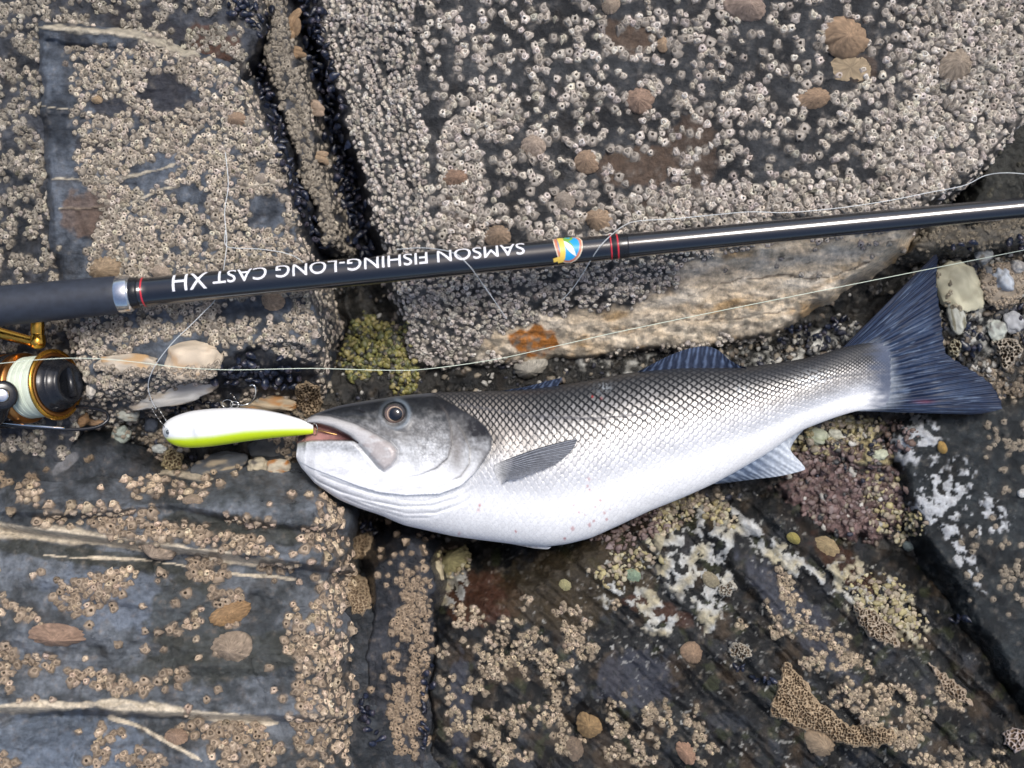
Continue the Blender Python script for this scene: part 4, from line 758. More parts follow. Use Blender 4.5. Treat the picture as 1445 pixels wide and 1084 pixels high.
grit('gravel', 2400, gul * (.35 + E(1390, 460, 90, 110, seed=611) * 1.5 + E(1120, 490, 110, 24, -14, seed=612) * 1.5 + E(230, 600, 130, 40, seed=613) * 1.2 + E(1180, 620, 90, 40, seed=614) * .8), (2, 6.5), [(.02, .022, .026), (.05, .048, .045), (.22, .19, .145), (.36, .35, .32), (.10, .08, .06), (.02, .022, .035), (.03, .03, .03)], 'fine dark and pale gravel lying in the gully around the fish', 'gravel', 'stone', 620)
yreg = np.maximum.reduce([E(1180, 612, 62, 22, -12, .5, 16, 621), E(950, 728, 38, 22, -30, .5, 16, 622), E(1265, 735, 40, 26, 20, .5, 16, 623), E(1240, 690, 30, 26, 0, .6, 14, 624), E(880, 800, 50, 22, -22, .7, 14, 625), E(640, 792, 26, 22, 0, .4, 14, 626), E(1000, 720, 50, 16, 25, .6, 14, 627), E(1250, 850, 60, 30, 35, .8, 14, 628)])
grit('yellow_crust', 900, yreg, (2.5, 6.5), [(.30, .26, .13), (.34, .31, .21), (.24, .20, .10), (.32, .27, .19), (.20, .16, .12)], 'lumpy yellow and cream crust around the fish tail stem and belly', 'crust', 'stone', 630, .38)
preg = np.maximum.reduce([E(1195, 690, 85, 62, 20, .4, 20, 631), E(900, 745, 62, 24, -22, .5, 16, 632), E(1265, 615, 30, 22, 0, .5, 14, 633)])
grit('purple_crust', 700, preg, (2.5, 7), [(.11, .075, .07), (.14, .095, .088), (.09, .06, .052), (.17, .13, .125), (.10, .065, .05)], 'purple-brown coralline crust below the anal fin', 'crust', 'stone', 640, .3, .03)
areg = np.maximum.reduce([E(525, 485, 40, 36, 30, .5, 16, 641), E(572, 530, 18, 30, 0, .4, 14, 642), E(505, 515, 26, 22, 0, .6, 14, 643), E(560, 480, 20, 24, 0, .6, 14, 644) * .5])
grit('green_algae', 700, areg, (2.5, 6.5), [(.22, .20, .06), (.15, .15, .05), (.28, .24, .10), (.09, .10, .04), (.05, .05, .04)], 'olive yellow-green algae tufts in the gap above the fish head', 'algae', 'alga', 650, .8, .6)
# ------------------------------------------------------------------ netted crusts: one sheet of open cells each
def netted(cx, cy, poly, cs, label, th=.005, tone=(.42, .32, .21), seed=0, cat='crust', zz=None):
    xs = np.arange(min(p[0] for p in poly) - 4, max(p[0] for p in poly) + 4, .8); ys = np.arange(min(p[1] for p in poly) - 4, max(p[1] for p in poly) + 4, .8)
    X, Y = np.meshgrid(xs, ys); d = poly_sd(X + 5 * fbm(X / 10, Y / 10, 3, seed), Y + 5 * fbm(X / 10, Y / 10, 3, seed + 1), poly)
    f1, f2, cid = worley((X + 5 * fbm(X / 11, Y / 11, 3, seed)) / cs, (Y + 5 * fbm(X / 11, Y / 11, 3, seed + 4)) / cs, seed); wall = sm(.44, .16, f2 - f1 + .10 * fbm(X / 4, Y / 4, 2, seed + 6)); wall = np.maximum(wall, sm(-2.2, -.8, d))
    base = surf(X, Y)[0]; 
    for _ in range(25): base[1:-1, 1:-1] = (base[:-2, 1:-1] + base[2:, 1:-1] + base[1:-1, :-2] + base[1:-1, 2:]) / 4
    Z = base + th * sm(2.5, -3, d) * (.35 + .65 * wall) * (1 + .25 * fbm(X / 10, Y / 10, 2, seed)) - .003 * sm(-1, 3, d)
    c = mix(np.array([.15, .105, .068]), np.array(tone) * .92, wall) * (1 + .25 * fbm(X / 12, Y / 12, 3, seed + 2))[..., None]
    fm = (d[:-1, :-1] < 2.5); F = gridF(*X.shape)[:, ::-1].reshape(X.shape[0] - 1, X.shape[1] - 1, 4)[fm].reshape(-1, 4); u, inv = np.unique(F, return_inverse=True)
    obj('netted_crust', mesh_np('netted_crust', W(X.ravel()[u], Y.ravel()[u], Z.ravel()[u]), inv.reshape(-1, 4).astype(np.int32), np.clip(c.reshape(-1, 3)[u], .01, .8)), M['crust'], label=label, cat=cat, group='netted crust patches')
netted(1150, 990, [(1103, 938), (1112, 934), (1124, 950), (1138, 965), (1148, 988), (1170, 1000), (1182, 1014), (1200, 1024), (1230, 1024), (1262, 1030), (1266, 1042), (1240, 1054), (1205, 1052), (1180, 1046), (1160, 1036), (1132, 1028), (1108, 1016), (1088, 1012), (1085, 1000), (1096, 978), (1102, 955)], 4.5, 'large bent tan netted crust patch on the wet rock at the lower right', seed=2)
netted(508, 840, [(494, 818), (502, 812), (514, 818), (520, 835), (521, 858), (512, 869), (498, 864), (491, 845)], 4.6, 'oval tan netted crust in the crack at bottom centre', seed=5)
netted(508, 772, [(494, 762), (508, 754), (524, 756), (522, 772), (512, 784), (500, 790), (496, 776)], 4.8, 'small netted crust just under the fish jaw', seed=8)
netted(435, 562, [(416, 545), (432, 540), (450, 546), (455, 565), (448, 585), (432, 590), (420, 572)], 4.4, 'rough netted lump between the lure tail and the fish snout', .010, seed=9, tone=(.38, .29, .19))
netted(241, 645, [(233, 640), (240, 632), (252, 636), (258, 646), (252, 660), (238, 664), (229, 656)], 5.2, 'yellowish netted lump under the lure nose', .008, (.44, .37, .22), seed=11)
netted(1420, 500, [(1400, 482), (1416, 476), (1436, 480), (1442, 494), (1432, 512), (1420, 524), (1410, 506)], 5.2, 'pale netted lump at the right edge beside the tail fin', .010, (.42, .37, .30), seed=14)
netted(1346, 495, [(1336, 488), (1346, 478), (1356, 484), (1357, 498), (1348, 504), (1338, 500)], 5.0, 'small yellowish netted lump touching the tail fin', .008, (.44, .41, .30), seed=17)
netted(1432, 1040, [(1416, 1034), (1430, 1028), (1448, 1032), (1450, 1056), (1432, 1060), (1418, 1050)], 7.0, 'pinkish white netted lump at the lower right edge', .007, (.45, .38, .35), seed=18)
netted(1045, 918, [(1028, 912), (1040, 908), (1058, 912), (1060, 924), (1046, 932), (1030, 926)], 4.6, 'round greyish netted cluster above the mussel nest', .006, (.42, .38, .31), seed=20)
netted(1030, 832, [(1014, 826), (1032, 820), (1040, 830), (1030, 842), (1016, 840)], 4.4, 'white netted cluster on the white crust under the belly', .006, (.48, .46, .40), seed=22)
netted(1245, 885, [(1205, 855), (1235, 862), (1262, 890), (1270, 912), (1250, 910), (1230, 900), (1212, 880)], 5.0, 'tan netted band on the yellow crust at the right', .006, (.40, .33, .25), seed=24)
netted(1345, 968, [(1310, 935), (1330, 950), (1362, 975), (1372, 995), (1350, 990), (1328, 970)], 5.0, 'tan netted strip beside the dark gap at the lower right', .006, (.40, .32, .24), seed=25)
# ------------------------------------------------------------------ the sea bass
DORS = [(418, 640), (419.5, 618), (424, 613), (430, 610.5), (432, 594), (434, 590), (440, 586), (455, 580), (480, 572), (520, 565), (560, 559), (588, 556), (621, 553.5), (660, 552.5), (709, 551.5), (745, 549), (778, 545.5), (834, 536.5), (889, 526), (930, 522), (960, 519.5), (1011, 519), (1055, 518), (1099, 512), (1140, 505), (1163, 499), (1186, 491), (1215, 485), (1240, 482), (1258, 482)]
VENT = [(418, 646), (420, 651), (425, 660), (444, 682), (477, 705), (511, 719), (537, 727), (568, 741), (599, 748), (640, 757), (676, 762), (729, 768.5), (773, 771.5), (800, 768), (834, 759.5), (875, 741), (917, 721), (960, 704), (985, 693), (1011, 681), (1040, 665), (1080, 642), (1110, 621), (1132, 607), (1160, 596), (1185, 587), (1209, 580), (1237, 577), (1258, 577)]
THK = [(418, 9), (424, 14), (432, 20), (445, 28), (480, 40), (520, 50), (560, 57), (600, 62), (640, 65), (700, 67), (780, 66), (860, 61), (940, 53), (1020, 43), (1100, 32), (1160, 24), (1210, 16), (1240, 7), (1258, 2)]
ZC = [(418, .048), (560, .047), (760, .046), (1000, .043), (1150, .040), (1258, .036)]
def gsm(y, x, s0=6):
    k = np.exp(-.5 * (np.arange(-20, 21) * (x[1] - x[0]) / s0) ** 2); k /= k.sum(); yp = np.concatenate([2 * y[0] - y[20:0:-1], y, 2 * y[-1] - y[-2:-22:-1]]); g = np.convolve(yp, k, 'valid'); w = sm(440, 470, x); return y * (1 - w) + g * w
fxs = np.arange(418.2, 1258, .95); fyt = gsm(np.interp(fxs, *zip(*DORS)), fxs); fyb = gsm(np.interp(fxs, *zip(*VENT)), fxs); fT = gsm(np.interp(fxs, *zip(*THK)), fxs, 12) * S; fzc = np.interp(fxs, *zip(*ZC))
NV, NU = 236, 22
th = np.linspace(0, np.pi, NV)
X = np.repeat(fxs[:, None], NV, 1); v = (1 - np.cos(th)) / 2; v = .62 * v + .38 * th / np.pi
Y = fyt[:, None] + (fyb - fyt)[:, None] * v[None]; Tn = v[None] + 0 * X
prof = np.clip(1 - np.abs(2 * v - 1) ** 2.15, 0, 1) ** .52
# a bass is thickest above the middle, so the profile leans towards the back
Z = fzc[:, None] + fT[:, None] * prof[None]
def smoothstep_edge(s, w=1.2): return sm(-w, w, s)
rel = np.zeros_like(X)                                            # relief in metres
OPC = [(608, 556), (632, 566), (650, 577), (670, 589), (686, 602), (695, 618), (693, 634), (682, 652), (668, 670), (650, 686), (621, 697), (573, 699), (535, 695), (505, 686), (466, 671), (438, 660)]
so, to = pl_sd(X, Y, OPC); pass
inside = poly_sd(X, Y, OPC + [(400, 640), (400, 500), (600, 500)]) < 0
dop = np.abs(so); amp = .0060 * sm(0, .10, to) * sm(1.0, .55, to) + .0012 * sm(.5, .7, to)
rel += np.where(inside, amp * np.exp(-dop / 26) , -amp * .25 * np.exp(-dop / 10))
PRE = [(619, 568), (630, 583), (636, 605), (637, 628), (632, 646), (616, 660), (592, 670), (560, 676)]
sp_, tp = pl_sd(X, Y, PRE); ip = poly_sd(X, Y, PRE + [(480, 676), (480, 560)]) < 0
rel += np.where(ip, .0022 * np.exp(-np.abs(sp_) / 16), -.0006 * np.exp(-np.abs(sp_) / 6)) * sm(0, .12, tp) * sm(1, .7, tp) * (np.abs(sp_) < 80)
fold = np.zeros_like(X)
for pts, dp in (([(430, 664), (450, 680), (480, 694), (520, 706), (565, 715), (610, 714), (645, 703), (676, 684)], .0022), ([(500, 705), (530, 714), (575, 725), (615, 724), (650, 712), (672, 698)], .0020), ([(535, 720), (570, 731), (605, 731), (635, 723)], .0016),
               ([(445, 668), (480, 682), (520, 695), (560, 703)], .0018), ([(560, 706), (600, 708), (640, 697), (665, 680)], .0016), ([(480, 700), (510, 713), (545, 725)], .0014), ([(570, 690), (610, 690), (640, 680)], .0008)):
    d, t = pl_sd(X, Y, pts); e = sm(0, .15, t) * sm(1, .8, t); e = e * (.55 + .6 * sm(-.3, .4, fbm(X / 40, Y / 40, 2, int(pts[0][0])))); rel -= dp * .5 * np.exp(-(d / 1.8) ** 2) * e; rel += dp * .15 * np.exp(-((np.abs(d) - 5) / 3.4) ** 2) * e; fold = np.maximum(fold, np.exp(-(d / 2.0) ** 2) * e)
MXP = [(432, 591), (445, 586), (466, 588), (500, 598), (533, 615), (552, 626), (560, 636), (559, 646), (552, 657), (542, 664), (535, 659), (525, 647), (511, 631), (495, 615), (470, 602), (448, 597), (433, 596)]
dm = poly_sd(X, Y, MXP); rel += .0028 * sm(2.5, -4.5, dm) + .0010 * sm(-1, -9, dm)
rel -= .0016 * np.exp(-((dm - 2.5) / 2.5) ** 2)
MOP = [(415, 627), (422, 624), (440, 622), (466, 621), (500, 622), (505, 625), (490, 614), (470, 605), (452, 599), (436, 597), (428, 606), (415, 612)]
do = poly_sd(X, Y, MOP); mouth = sm(1.6, -1.6, do)
LIP = [(418, 632), (440, 628), (470, 626), (500, 628), (515, 640), (528, 656)]
dl, tl = pl_sd(X, Y, LIP); rel += .0020 * np.exp(-((np.abs(dl) - 0) / 7) ** 2) * (1 - mouth) * sm(1.02, .6, tl)
EX, EY = 557, 584; er = np.hypot((X - EX), (Y - EY)); rel += .0020 * np.exp(-((er - 21) / 5) ** 2) - .0036 * sm(18.5, 14, er)
d, t = pl_sd(X, Y, [(470, 588), (500, 586), (530, 590), (548, 604), (575, 612), (600, 602)]); rel -= .0010 * np.exp(-(d / 3) ** 2) * sm(0, .1, t) * sm(1, .8, t)
d, t = pl_sd(X, Y, [(508, 578), (512, 580)]); nost = np.exp(-(d / 1.9) ** 2); rel -= .0012 * nost
SUB = [(640, 592), (654, 612), (663, 634), (662, 655), (650, 672), (628, 682)]; d, t_ = pl_sd(X, Y, SUB); rel += np.where(d > 0, .0011, -.0004) * np.exp(-np.abs(d) / 9) * sm(0, .2, t_) * sm(1, .8, t_); subl = np.exp(-(d / 1.6) ** 2) * sm(0, .2, t_) * sm(1, .75, t_)
ck1, ck2, cki = worley(X / 5.0, Y / 4.4, 31); cheek = sm(.14, .24, Tn) * sm(.62, .45, Tn) * sm(572, 590, X) * sm(640, 628, X); rel += .00028 * (1 - ck1) * cheek
# --- scales: overlapping plates, free edges towards the tail
body = sm(-3, 5, np.where(inside, -dop, dop)) * sm(600, 622, X + .6 * (Y - 553))
arc = np.cumsum(np.hypot(np.gradient(Y, axis=1), np.gradient(Z / S, axis=1)), axis=1); arc /= arc[:, -1:]
pitch = np.interp(fxs, [600, 690, 760, 900, 1000, 1100, 1180, 1230, 1258], [7.6, 8.8, 10.6, 13.0, 13.2, 11.0, 8.0, 5.6, 4.8]); cc = np.cumsum(.95 / pitch)
rows_n = 42.0
Cc = np.repeat(cc[:, None], NV, 1) + .25 * (Tn - .4) ** 2 * 8 * .3 + .10 * fbm(X / 22, Y / 22, 2, 710); Rr = arc * rows_n + .16 * fbm(X / 24, Y / 24, 2, 711)
bestc = np.full(X.shape, 1e9); lx = np.zeros_like(X); ly = np.zeros_like(X); sid = np.zeros_like(X)
j0 = np.floor(Rr)
for dj in (-2, -1, 0, 1, 2, 3):
    j = j0 + dj; off = .5 * (np.mod(j, 2))
    for di in (-1, 0, 1):
        i = np.floor(Cc - off) + di; c0_ = i + off; dx = (Cc - c0_); dy = (Rr - j)
        q = (dx / .74) ** 2 + (dy / 1.20) ** 2
        ok = (q < 1) & (c0_ < bestc - 1e-6)
        bestc = np.where(ok, c0_, bestc); lx = np.where(ok, dx, lx); ly = np.where(ok, dy, ly); sid = np.where(ok, _hash(i, j, 3), sid)
q = np.sqrt((lx / .74) ** 2 + (ly / 1.20) ** 2)
thin = .22 * sm(.28, .45, Tn); edge = sm(.60 + thin, .86 + thin * .5, q) * sm(-.2, .1, lx)                          # dark rear margin of each scale
rel_s = .00046 * (lx / .74 * .5 + .5) - .00042 * sm(.86, 1.0, q) * (lx > -.1) + .00006 * (sid - .5)
big = sm(.97, .80, Tn) * .75 + .25
rel += rel_s * body * big * np.interp(X, [690, 900, 1200], [.8, 1.15, .7])
rel *= np.clip(prof[None] * 2.4, 0, 1)
LAT = [(650, 571), (668, 574), (745, 587), (834, 590), (900, 584), (960, 575), (1044, 563), (1099, 551), (1180, 533), (1258, 526)]
dlat, tlat = pl_sd(X, Y, LAT); rel -= .0002 * np.exp(-(dlat / 2) ** 2) * body
Zt = Z + rel; Zt -= mouth * (.014 * np.clip(prof[None] * 1.6, 0, 1))
rayw = .0005 * aniso(0, 1, 1, 1)[:1, :1] * 0
# --- pigment
t = Tn - .16 * sm(1000, 1190, X) * sm(.9, .6, Tn)
ylat = np.interp(X, *zip(*LAT)); up = (ylat - Y)                         # px above the lateral line
silver = mix((.14, .14, .14), (.36, .35, .34), sm(.05, .26, t)); silver = mix(silver, (.62, .63, .65), sm(.30, .60, t)); silver = mix(silver, (.86, .865, .87), sm(.56, .78, t))
silver = mix(silver, (.52, .46, .40), sm(780, 690, X) * sm(.5, .3, t) * .6)
silver = silver * (1 + (.40 * (sid - .5)) * (1 - .75 * sm(.4, .6, t)))[..., None] * (1 + .25 * fbm(X / 40, Y / 16, 3, 733) * sm(.7, .4, t))[..., None]
dark = mix((.006, .007, .009), (.045, .045, .05), sm(.22, .38, t)); dark = mix(dark, (.30, .31, .33), sm(.34, .58, t)); dark = mix(dark, (.66, .67, .69), sm(.55, .76, t))
ew = np.clip(edge * 1.25 + .75 * sm(.5, .85, q) * sm(.36, .08, t), 0, 1) * (1 - .35 * sm(.35, .6, t))
back = sm(.17, .01, t)
pat = mix(silver, dark, ew); pat = mix(pat, (.025, .027, .032), back * .85)
pat = mix(pat, (.09, .09, .10), np.exp(-(dlat / 2.0) ** 2) * (.55 + .5 * fbm(X / 9, Y / 30, 2, 747)).clip(0, 1) * sm(1220, 1120, X))
pat = mix(pat, np.array([.07, .09, .14]), sm(1214, 1252, X + 12 * fbm(X / 20, Y / 6, 2, 731)) * .9)
hd = mix((.014, .016, .020), (.065, .068, .07), sm(.03, .24, t + .08 * fbm(X / 9, Y / 9, 3, 745))); hd = mix(hd, (.25, .25, .25), sm(.10, .30, t + .14 * fbm(X / 12, Y / 12, 4, 720))); hd = mix(hd, (.52, .53, .54), sm(.26, .46, t + .16 * fbm(X / 15, Y / 10, 4, 729))); hd = mix(hd, (.80, .81, .83), sm(.40, .66, t + .14 * fbm(X / 18, Y / 18, 4, 721)))
hd = hd * (1 + .5 * fbm(X / 3.4, Y / 3.4, 3, 726) * sm(.62, .40, t) + .3 * fbm(X / 9, Y / 9, 3, 728) * sm(.62, .4, t))[..., None]
hd = mix(hd, (.018, .018, .021), ((np.exp(-(((X - 674) / 27) ** 2 + ((Y - 604) / 22) ** 2)) * 1.5 + np.exp(-(((X - 640) / 34) ** 2 + ((Y - 574) / 14) ** 2)) * 1.2) * (.75 + .5 * fbm(X / 7, Y / 7, 3, 722))).clip(0, 1) * inside)
hd = mix(hd, (.10, .095, .09), (np.exp(-(((X - 562) / 32) ** 2 + ((Y - 611) / 10) ** 2)) * .75 * (.8 + .6 * fbm(X / 8, Y / 8, 3, 723))).clip(0, 1))
hd = mix(hd, (.16, .14, .125), (np.exp(-(((X - 645) / 10) ** 2 + ((Y - 640) / 26) ** 2)) * .7).clip(0, 1))
hd = mix(hd, (.20, .19, .185), (np.exp(-(((X - 682) / 10) ** 2 + ((Y - 650) / 18) ** 2)) * .6).clip(0, 1))
mxc = mix((.52, .51, .51), (.40, .36, .35), sm(-.2, .4, fbm(X / 20, Y / 8, 3, 724) + (X - 520) / 60)); hd = mix(hd, mxc, sm(1.5, -1.5, dm) * .9)
hd = mix(hd, (.12, .12, .13), np.exp(-((dm - 1.5) / 1.8) ** 2) * .5)
hd = mix(hd, (.10, .105, .12), sm(.035, .0, t) * sm(640, 600, X) * sm(436, 444, X))
hd = mix(hd, (.26, .32, .38), np.exp(-((er - 20) / 3.2) ** 2) * (.12 + .3 * sm(-.2, .3, (X - EX) / 20))); hd = mix(hd, (.02, .02, .025), nost * .9)
hd = hd * (1 - .28 * sm(.25, .05, ck2 - ck1) * cheek)[..., None]; hd = mix(hd, (.10, .095, .09), subl * .6); hd = mix(hd, (.020, .021, .025), np.exp(-(dop / 3.2) ** 2) * inside * sm(.02, .12, to) * sm(.62, .42, to) * .85); hd = mix(hd, (.44, .46, .50), fold * .35); hd = mix(hd, (.56, .56, .58), sm(.05, .4, fbm(X / 26, Y / 9, 4, 741)) * sm(.5, .7, Tn) * .5)
hd = mix(hd, (.09, .085, .085), np.exp(-((sp_ - 0) / 2.0) ** 2) * sm(0, .15, tp) * sm(.95, .6, tp) * .7)
w_body = sm(-1.5, 2.0, np.where(inside, -dop, dop)) * sm(596, 624, X + .7 * (Y - 553))
col = mix(hd, pat, w_body)
mc = mix((.42, .22, .20), (.14, .06, .055), sm(440, 500, X + 8 * fbm(X / 6, Y / 6, 2, 725))); col = mix(col, mc, mouth)
for (bx, by, br) in ((831, 676, 2.6), (829, 686, 1.6), (832, 691, 1.2), (810, 713, 1.6), (817, 723, 1.5), (847, 706, 1.6), (853, 724, 2.0), (832, 741, 2.4), (838, 735, 1.7), (856, 733, 1.8), (808, 746, 2.8), (797, 760, 2.0), (728, 750, 1.6), (648, 753, 2.4), (675, 720, 2.4), (677, 713, 1.8), (840, 715, 1.3), (836, 560, 1.6), (849, 562, 1.6), (870, 714, 1.2), (825, 727, 1.1), (861, 719, 1.2)):
    col = mix(col, (.42, .035, .04), np.exp(-(((X - bx + 1.2 * fbm(X / 3, Y / 3, 2, 5)) / br) ** 2 + ((Y - by + 1.5 * fbm(X / 3, Y / 3, 2, 6)) / (br * 1.2)) ** 2) ** 1.5) * (.35 + .5 * ((bx * 7) % 3) / 3))
for (bx, by, rx, ry) in ((1150, 536, 26, 12), (1048, 552, 10, 6), (852, 548, 10, 8)):                # rubbed scales
    col = mix(col, (.62, .68, .74), (np.exp(-(((X - bx) / rx) ** 2 + ((Y - by) / ry) ** 2)) * sm(-.1, .35, fbm(X / 5, Y / 5, 2, 730))).clip(0, 1) * .35)
met = w_body * sm(.05, .2, t) * sm(.78, .55, t) * (1 - .7 * edge) * .9 + (1 - w_body) * .25 * sm(.2, .4, t) * sm(.55, .4, t)
met = met * (1 - mouth)
top = W(X, Y, Zt)
thu = np.linspace(np.pi, 0, NU + 2)[1:-1]; vu = (1 - np.cos(thu)) / 2; pu = np.clip(1 - np.abs(2 * vu - 1) ** 2.1, 0, 1) ** .52
Xu = np.repeat(fxs[:, None], NU, 1); Yu = fyt[:, None] + (fyb - fyt)[:, None] * vu[None]; Zu = fzc[:, None] - .88 * fT[:, None] * pu[None]
kz = np.broadcast_to(fzc[:, None], Xu.shape); bot = W(Xu, Yu, kz); bot[..., 2] = Zu
ring = np.concatenate([top, bot], 1); cu = mix((.03, .03, .035), (.80, .81, .83), sm(.15, .5, vu))[None] + np.zeros((len(fxs), 1, 1))
colr = np.concatenate([np.concatenate([col, met[..., None]], -1), np.concatenate([cu, np.zeros(cu.shape[:2] + (1,))], -1)], 1)
nr = NV + NU; F = gridF(len(fxs), nr, False, True); V = ring.reshape(-1, 3); Cv = np.clip(colr.reshape(-1, 4), 0.003, .92)
c1, c2 = V[:nr].mean(0), V[-nr:].mean(0); V = np.vstack([V, c1, c2]); Cv = np.vstack([Cv, Cv[:nr].mean(0), Cv[-nr:].mean(0)]); k_ = np.arange(nr); k2_ = (k_ + 1) % nr; n_ = len(fxs) * nr
fish = empty('sea_bass', w1(760, 650, .006), 'silver sea bass with dark back lying on its side, lure in its mouth', 'fish')
put('body', mesh_np('body', V, [F, np.stack([k2_, k_, np.full(nr, n_)], -1), np.stack([k_, k2_, np.full(nr, n_ + 1)], -1) + np.array([n_ - nr, n_ - nr, 0])], Cv), M['fish'], fish)
def fish_z(x, y):
    i = np.clip(np.round((np.asarray(x, float) - 418.2) / .95).astype(int), 0, len(fxs) - 1); vv = np.clip((y - fyt[i]) / (fyb[i] - fyt[i]), 0, 1)
    return fzc[i] + fT[i] * np.clip(1 - np.abs(2 * vv - 1) ** 2.15, 0, 1) ** .52
def prs(pts, n):                                                     # resample a polyline at n equal steps
    P = catmull(pts, 10); L = np.concatenate([[0], np.cumsum(np.linalg.norm(np.diff(P, axis=0), axis=1))]); u = np.linspace(0, L[-1], n); return np.stack([np.interp(u, L, P[:, 0]), np.interp(u, L, P[:, 1])], -1)
def fin(name, base, edge, nray, zf, colf, thick=.0016, na=None, ntt=60, ridge=.0006, frac=1.0, fray=0, bow=None):
    na = na or nray * 10; Bp = prs(base, na); Ep = prs(edge, na); a = np.linspace(0, 1, na)[:, None]; tt = np.linspace(0, 1, ntt)[None]
    if fray: Ep = Ep + (Ep - Bp) / np.linalg.norm(Ep - Bp, axis=1)[:, None] * (fray * (np.random.default_rng(5).normal(0, .5, na) + np.cos(a[:, 0] * nray * 6.283)))[:, None]
    Pp = Bp[:, None] * (1 - tt[..., None]) + Ep[:, None] * tt[..., None]
    if bow is not None: Pp = Pp + np.array(bow) * (np.sin(np.pi * tt) * 1.0)[..., None]
    wob = .6 * fbm(a * 9 + 0 * tt, tt * 3 + 0 * a, 2, 3); bl = sm(.35, .75, tt); rd = (.5 + .5 * np.cos(a * nray * 6.283 + wob)) * (1 - .75 * bl) + (.5 + .5 * np.cos(a * nray * 12.566 + wob)) * .75 * bl
    z = zf(Pp[..., 0], Pp[..., 1], a, tt) + ridge * (rd - .5) * sm(0, .12, tt)
    P = W(Pp[..., 0], Pp[..., 1], z); c = colf(Pp[..., 0], Pp[..., 1], a, tt, rd)
    V, Fs = sheet(P, thick * (1.15 - .75 * tt) + 0 * a); c = np.clip(np.vstack([c.reshape(-1, 3)] * 2), .004, .85)
    return put(name, mesh_np(name, V, Fs, c), M['fin'], fish)
def caud_col(x, y, a, tt, rd):
    st = fbm(a * 34 + 0 * tt, tt * 2.2 + 0 * a, 3, 41); c = mix((.006, .013, .036), (.026, .044, .088), sm(-.35, .45, st + .35 * (rd - .5)))
    c = mix(c, (.11, .15, .22), sm(.28, .55, fbm(a * 60 + 0 * tt, tt * 3.5 + 0 * a, 2, 43)) * sm(.0, .25, tt) * .75); c = mix(c, (.014, .02, .04), sm(.80, 1.0, tt) * .55); c = mix(c, (.012, .017, .035), sm(.06, .0, a) * .8)
    c = mix(c, (.20, .23, .27), sm(.22, .0, tt + .12 * st) * sm(.10, .3, a) * .8); c = mix(c, (.30, .03, .05), np.exp(-(((x - 1304) / 13) ** 2 + ((y - 567) / 2.6) ** 2)) * .25)
    return c
fin('tail_fin', [(1182, 499), (1210, 490), (1236, 490), (1247, 503), (1252, 520), (1254, 540), (1252, 558), (1245, 571), (1230, 577), (1206, 580)],
    [(1318, 361), (1323, 362), (1321, 396), (1325, 430), (1329, 462), (1334, 496), (1352, 511), (1376, 526), (1397, 541), (1408, 558), (1414, 573), (1411, 578), (1390, 583), (1371, 585)], 22,
    lambda x, y, a, tt: .0378 - .003 * tt + .004 * np.sin(a * 7 + tt * 2) * tt + .006 * sm(.7, 1, a) * tt - .004 * sm(.3, 0, a) * tt, caud_col, .0034, na=330, ntt=90, ridge=.0011, fray=.8)
def dors_col(x, y, a, tt, rd): return mix((.018, .026, .05), (.085, .12, .20), sm(.2, .9, rd * .7 + .4 * fbm(a * 20 + 0 * tt, tt * 3 + 0 * a, 2, 44)))
fin('soft_dorsal_fin', [(893, 529), (925, 525), (960, 523), (1000, 523), (1030, 522), (1056, 521)], [(905, 522), (938, 505), (965, 494), (988, 489), (1003, 490), (1016, 496), (1028, 507), (1042, 515), (1052, 518)], 13, lambda x, y, a, tt: .0445 + .004 * tt + 0 * a, dors_col, .002, ridge=.0009)
fin('spiny_dorsal_fin', [(700, 555), (730, 554), (760, 552), (785, 549)], [(712, 551), (745, 545), (775, 537), (793, 533)], 7, lambda x, y, a, tt: .0475 + .003 * tt + 0 * a, dors_col, .002, ridge=.0010)
fin('anal_fin', [(1006, 683), (1040, 663), (1080, 640), (1112, 618), (1134, 604)], [(1014, 683), (1060, 677), (1100, 672), (1130, 665), (1136, 661), (1128, 650), (1118, 640), (1116, 632), (1124, 618), (1133, 608)], 12,
    lambda x, y, a, tt: .040 - .010 * tt + 0 * a, lambda x, y, a, tt, rd: mix(mix((.09, .12, .18), (.24, .29, .37), sm(.2, .95, rd)), mix((.42, .46, .52), (.58, .62, .66), rd), sm(.40, .9, a + .25 * tt) ) * (1 - .45 * sm(.5, .0, a) * sm(.2, .8, tt))[..., None], .002, ridge=.0009)
fin('pectoral_fin', [(697, 656), (697, 664), (700, 674), (706, 686)], [(806, 620), (814, 621), (808, 634), (794, 648), (776, 659), (752, 668), (728, 677)], 15,
    lambda x, y, a, tt: fish_z(x, y) + .0002 + .0016 * sm(0, .2, tt) + .0040 * tt ** 1.5 + .0012 * np.sin(a * 5 + tt * 3) * tt, lambda x, y, a, tt, rd: mix(mix((.085, .092, .108), (.27, .285, .32), sm(.35, .9, rd)), (.50, .50, .50), sm(.30, 0, tt) * .85) * (1 + .5 * sm(.5, 1, a) - .25 * sm(.12, 0, a))[..., None], .0011, ridge=.0009, bow=(0, -3))
fin('pelvic_fin', [(668, 758), (676, 759), (684, 761)], [(755, 774), (772, 775), (778, 772)], 6, lambda x, y, a, tt: .043 - .002 * tt + 0 * a, lambda x, y, a, tt, rd: mix((.40, .42, .45), (.62, .64, .67), rd), .0012, na=50, ridge=.0006)
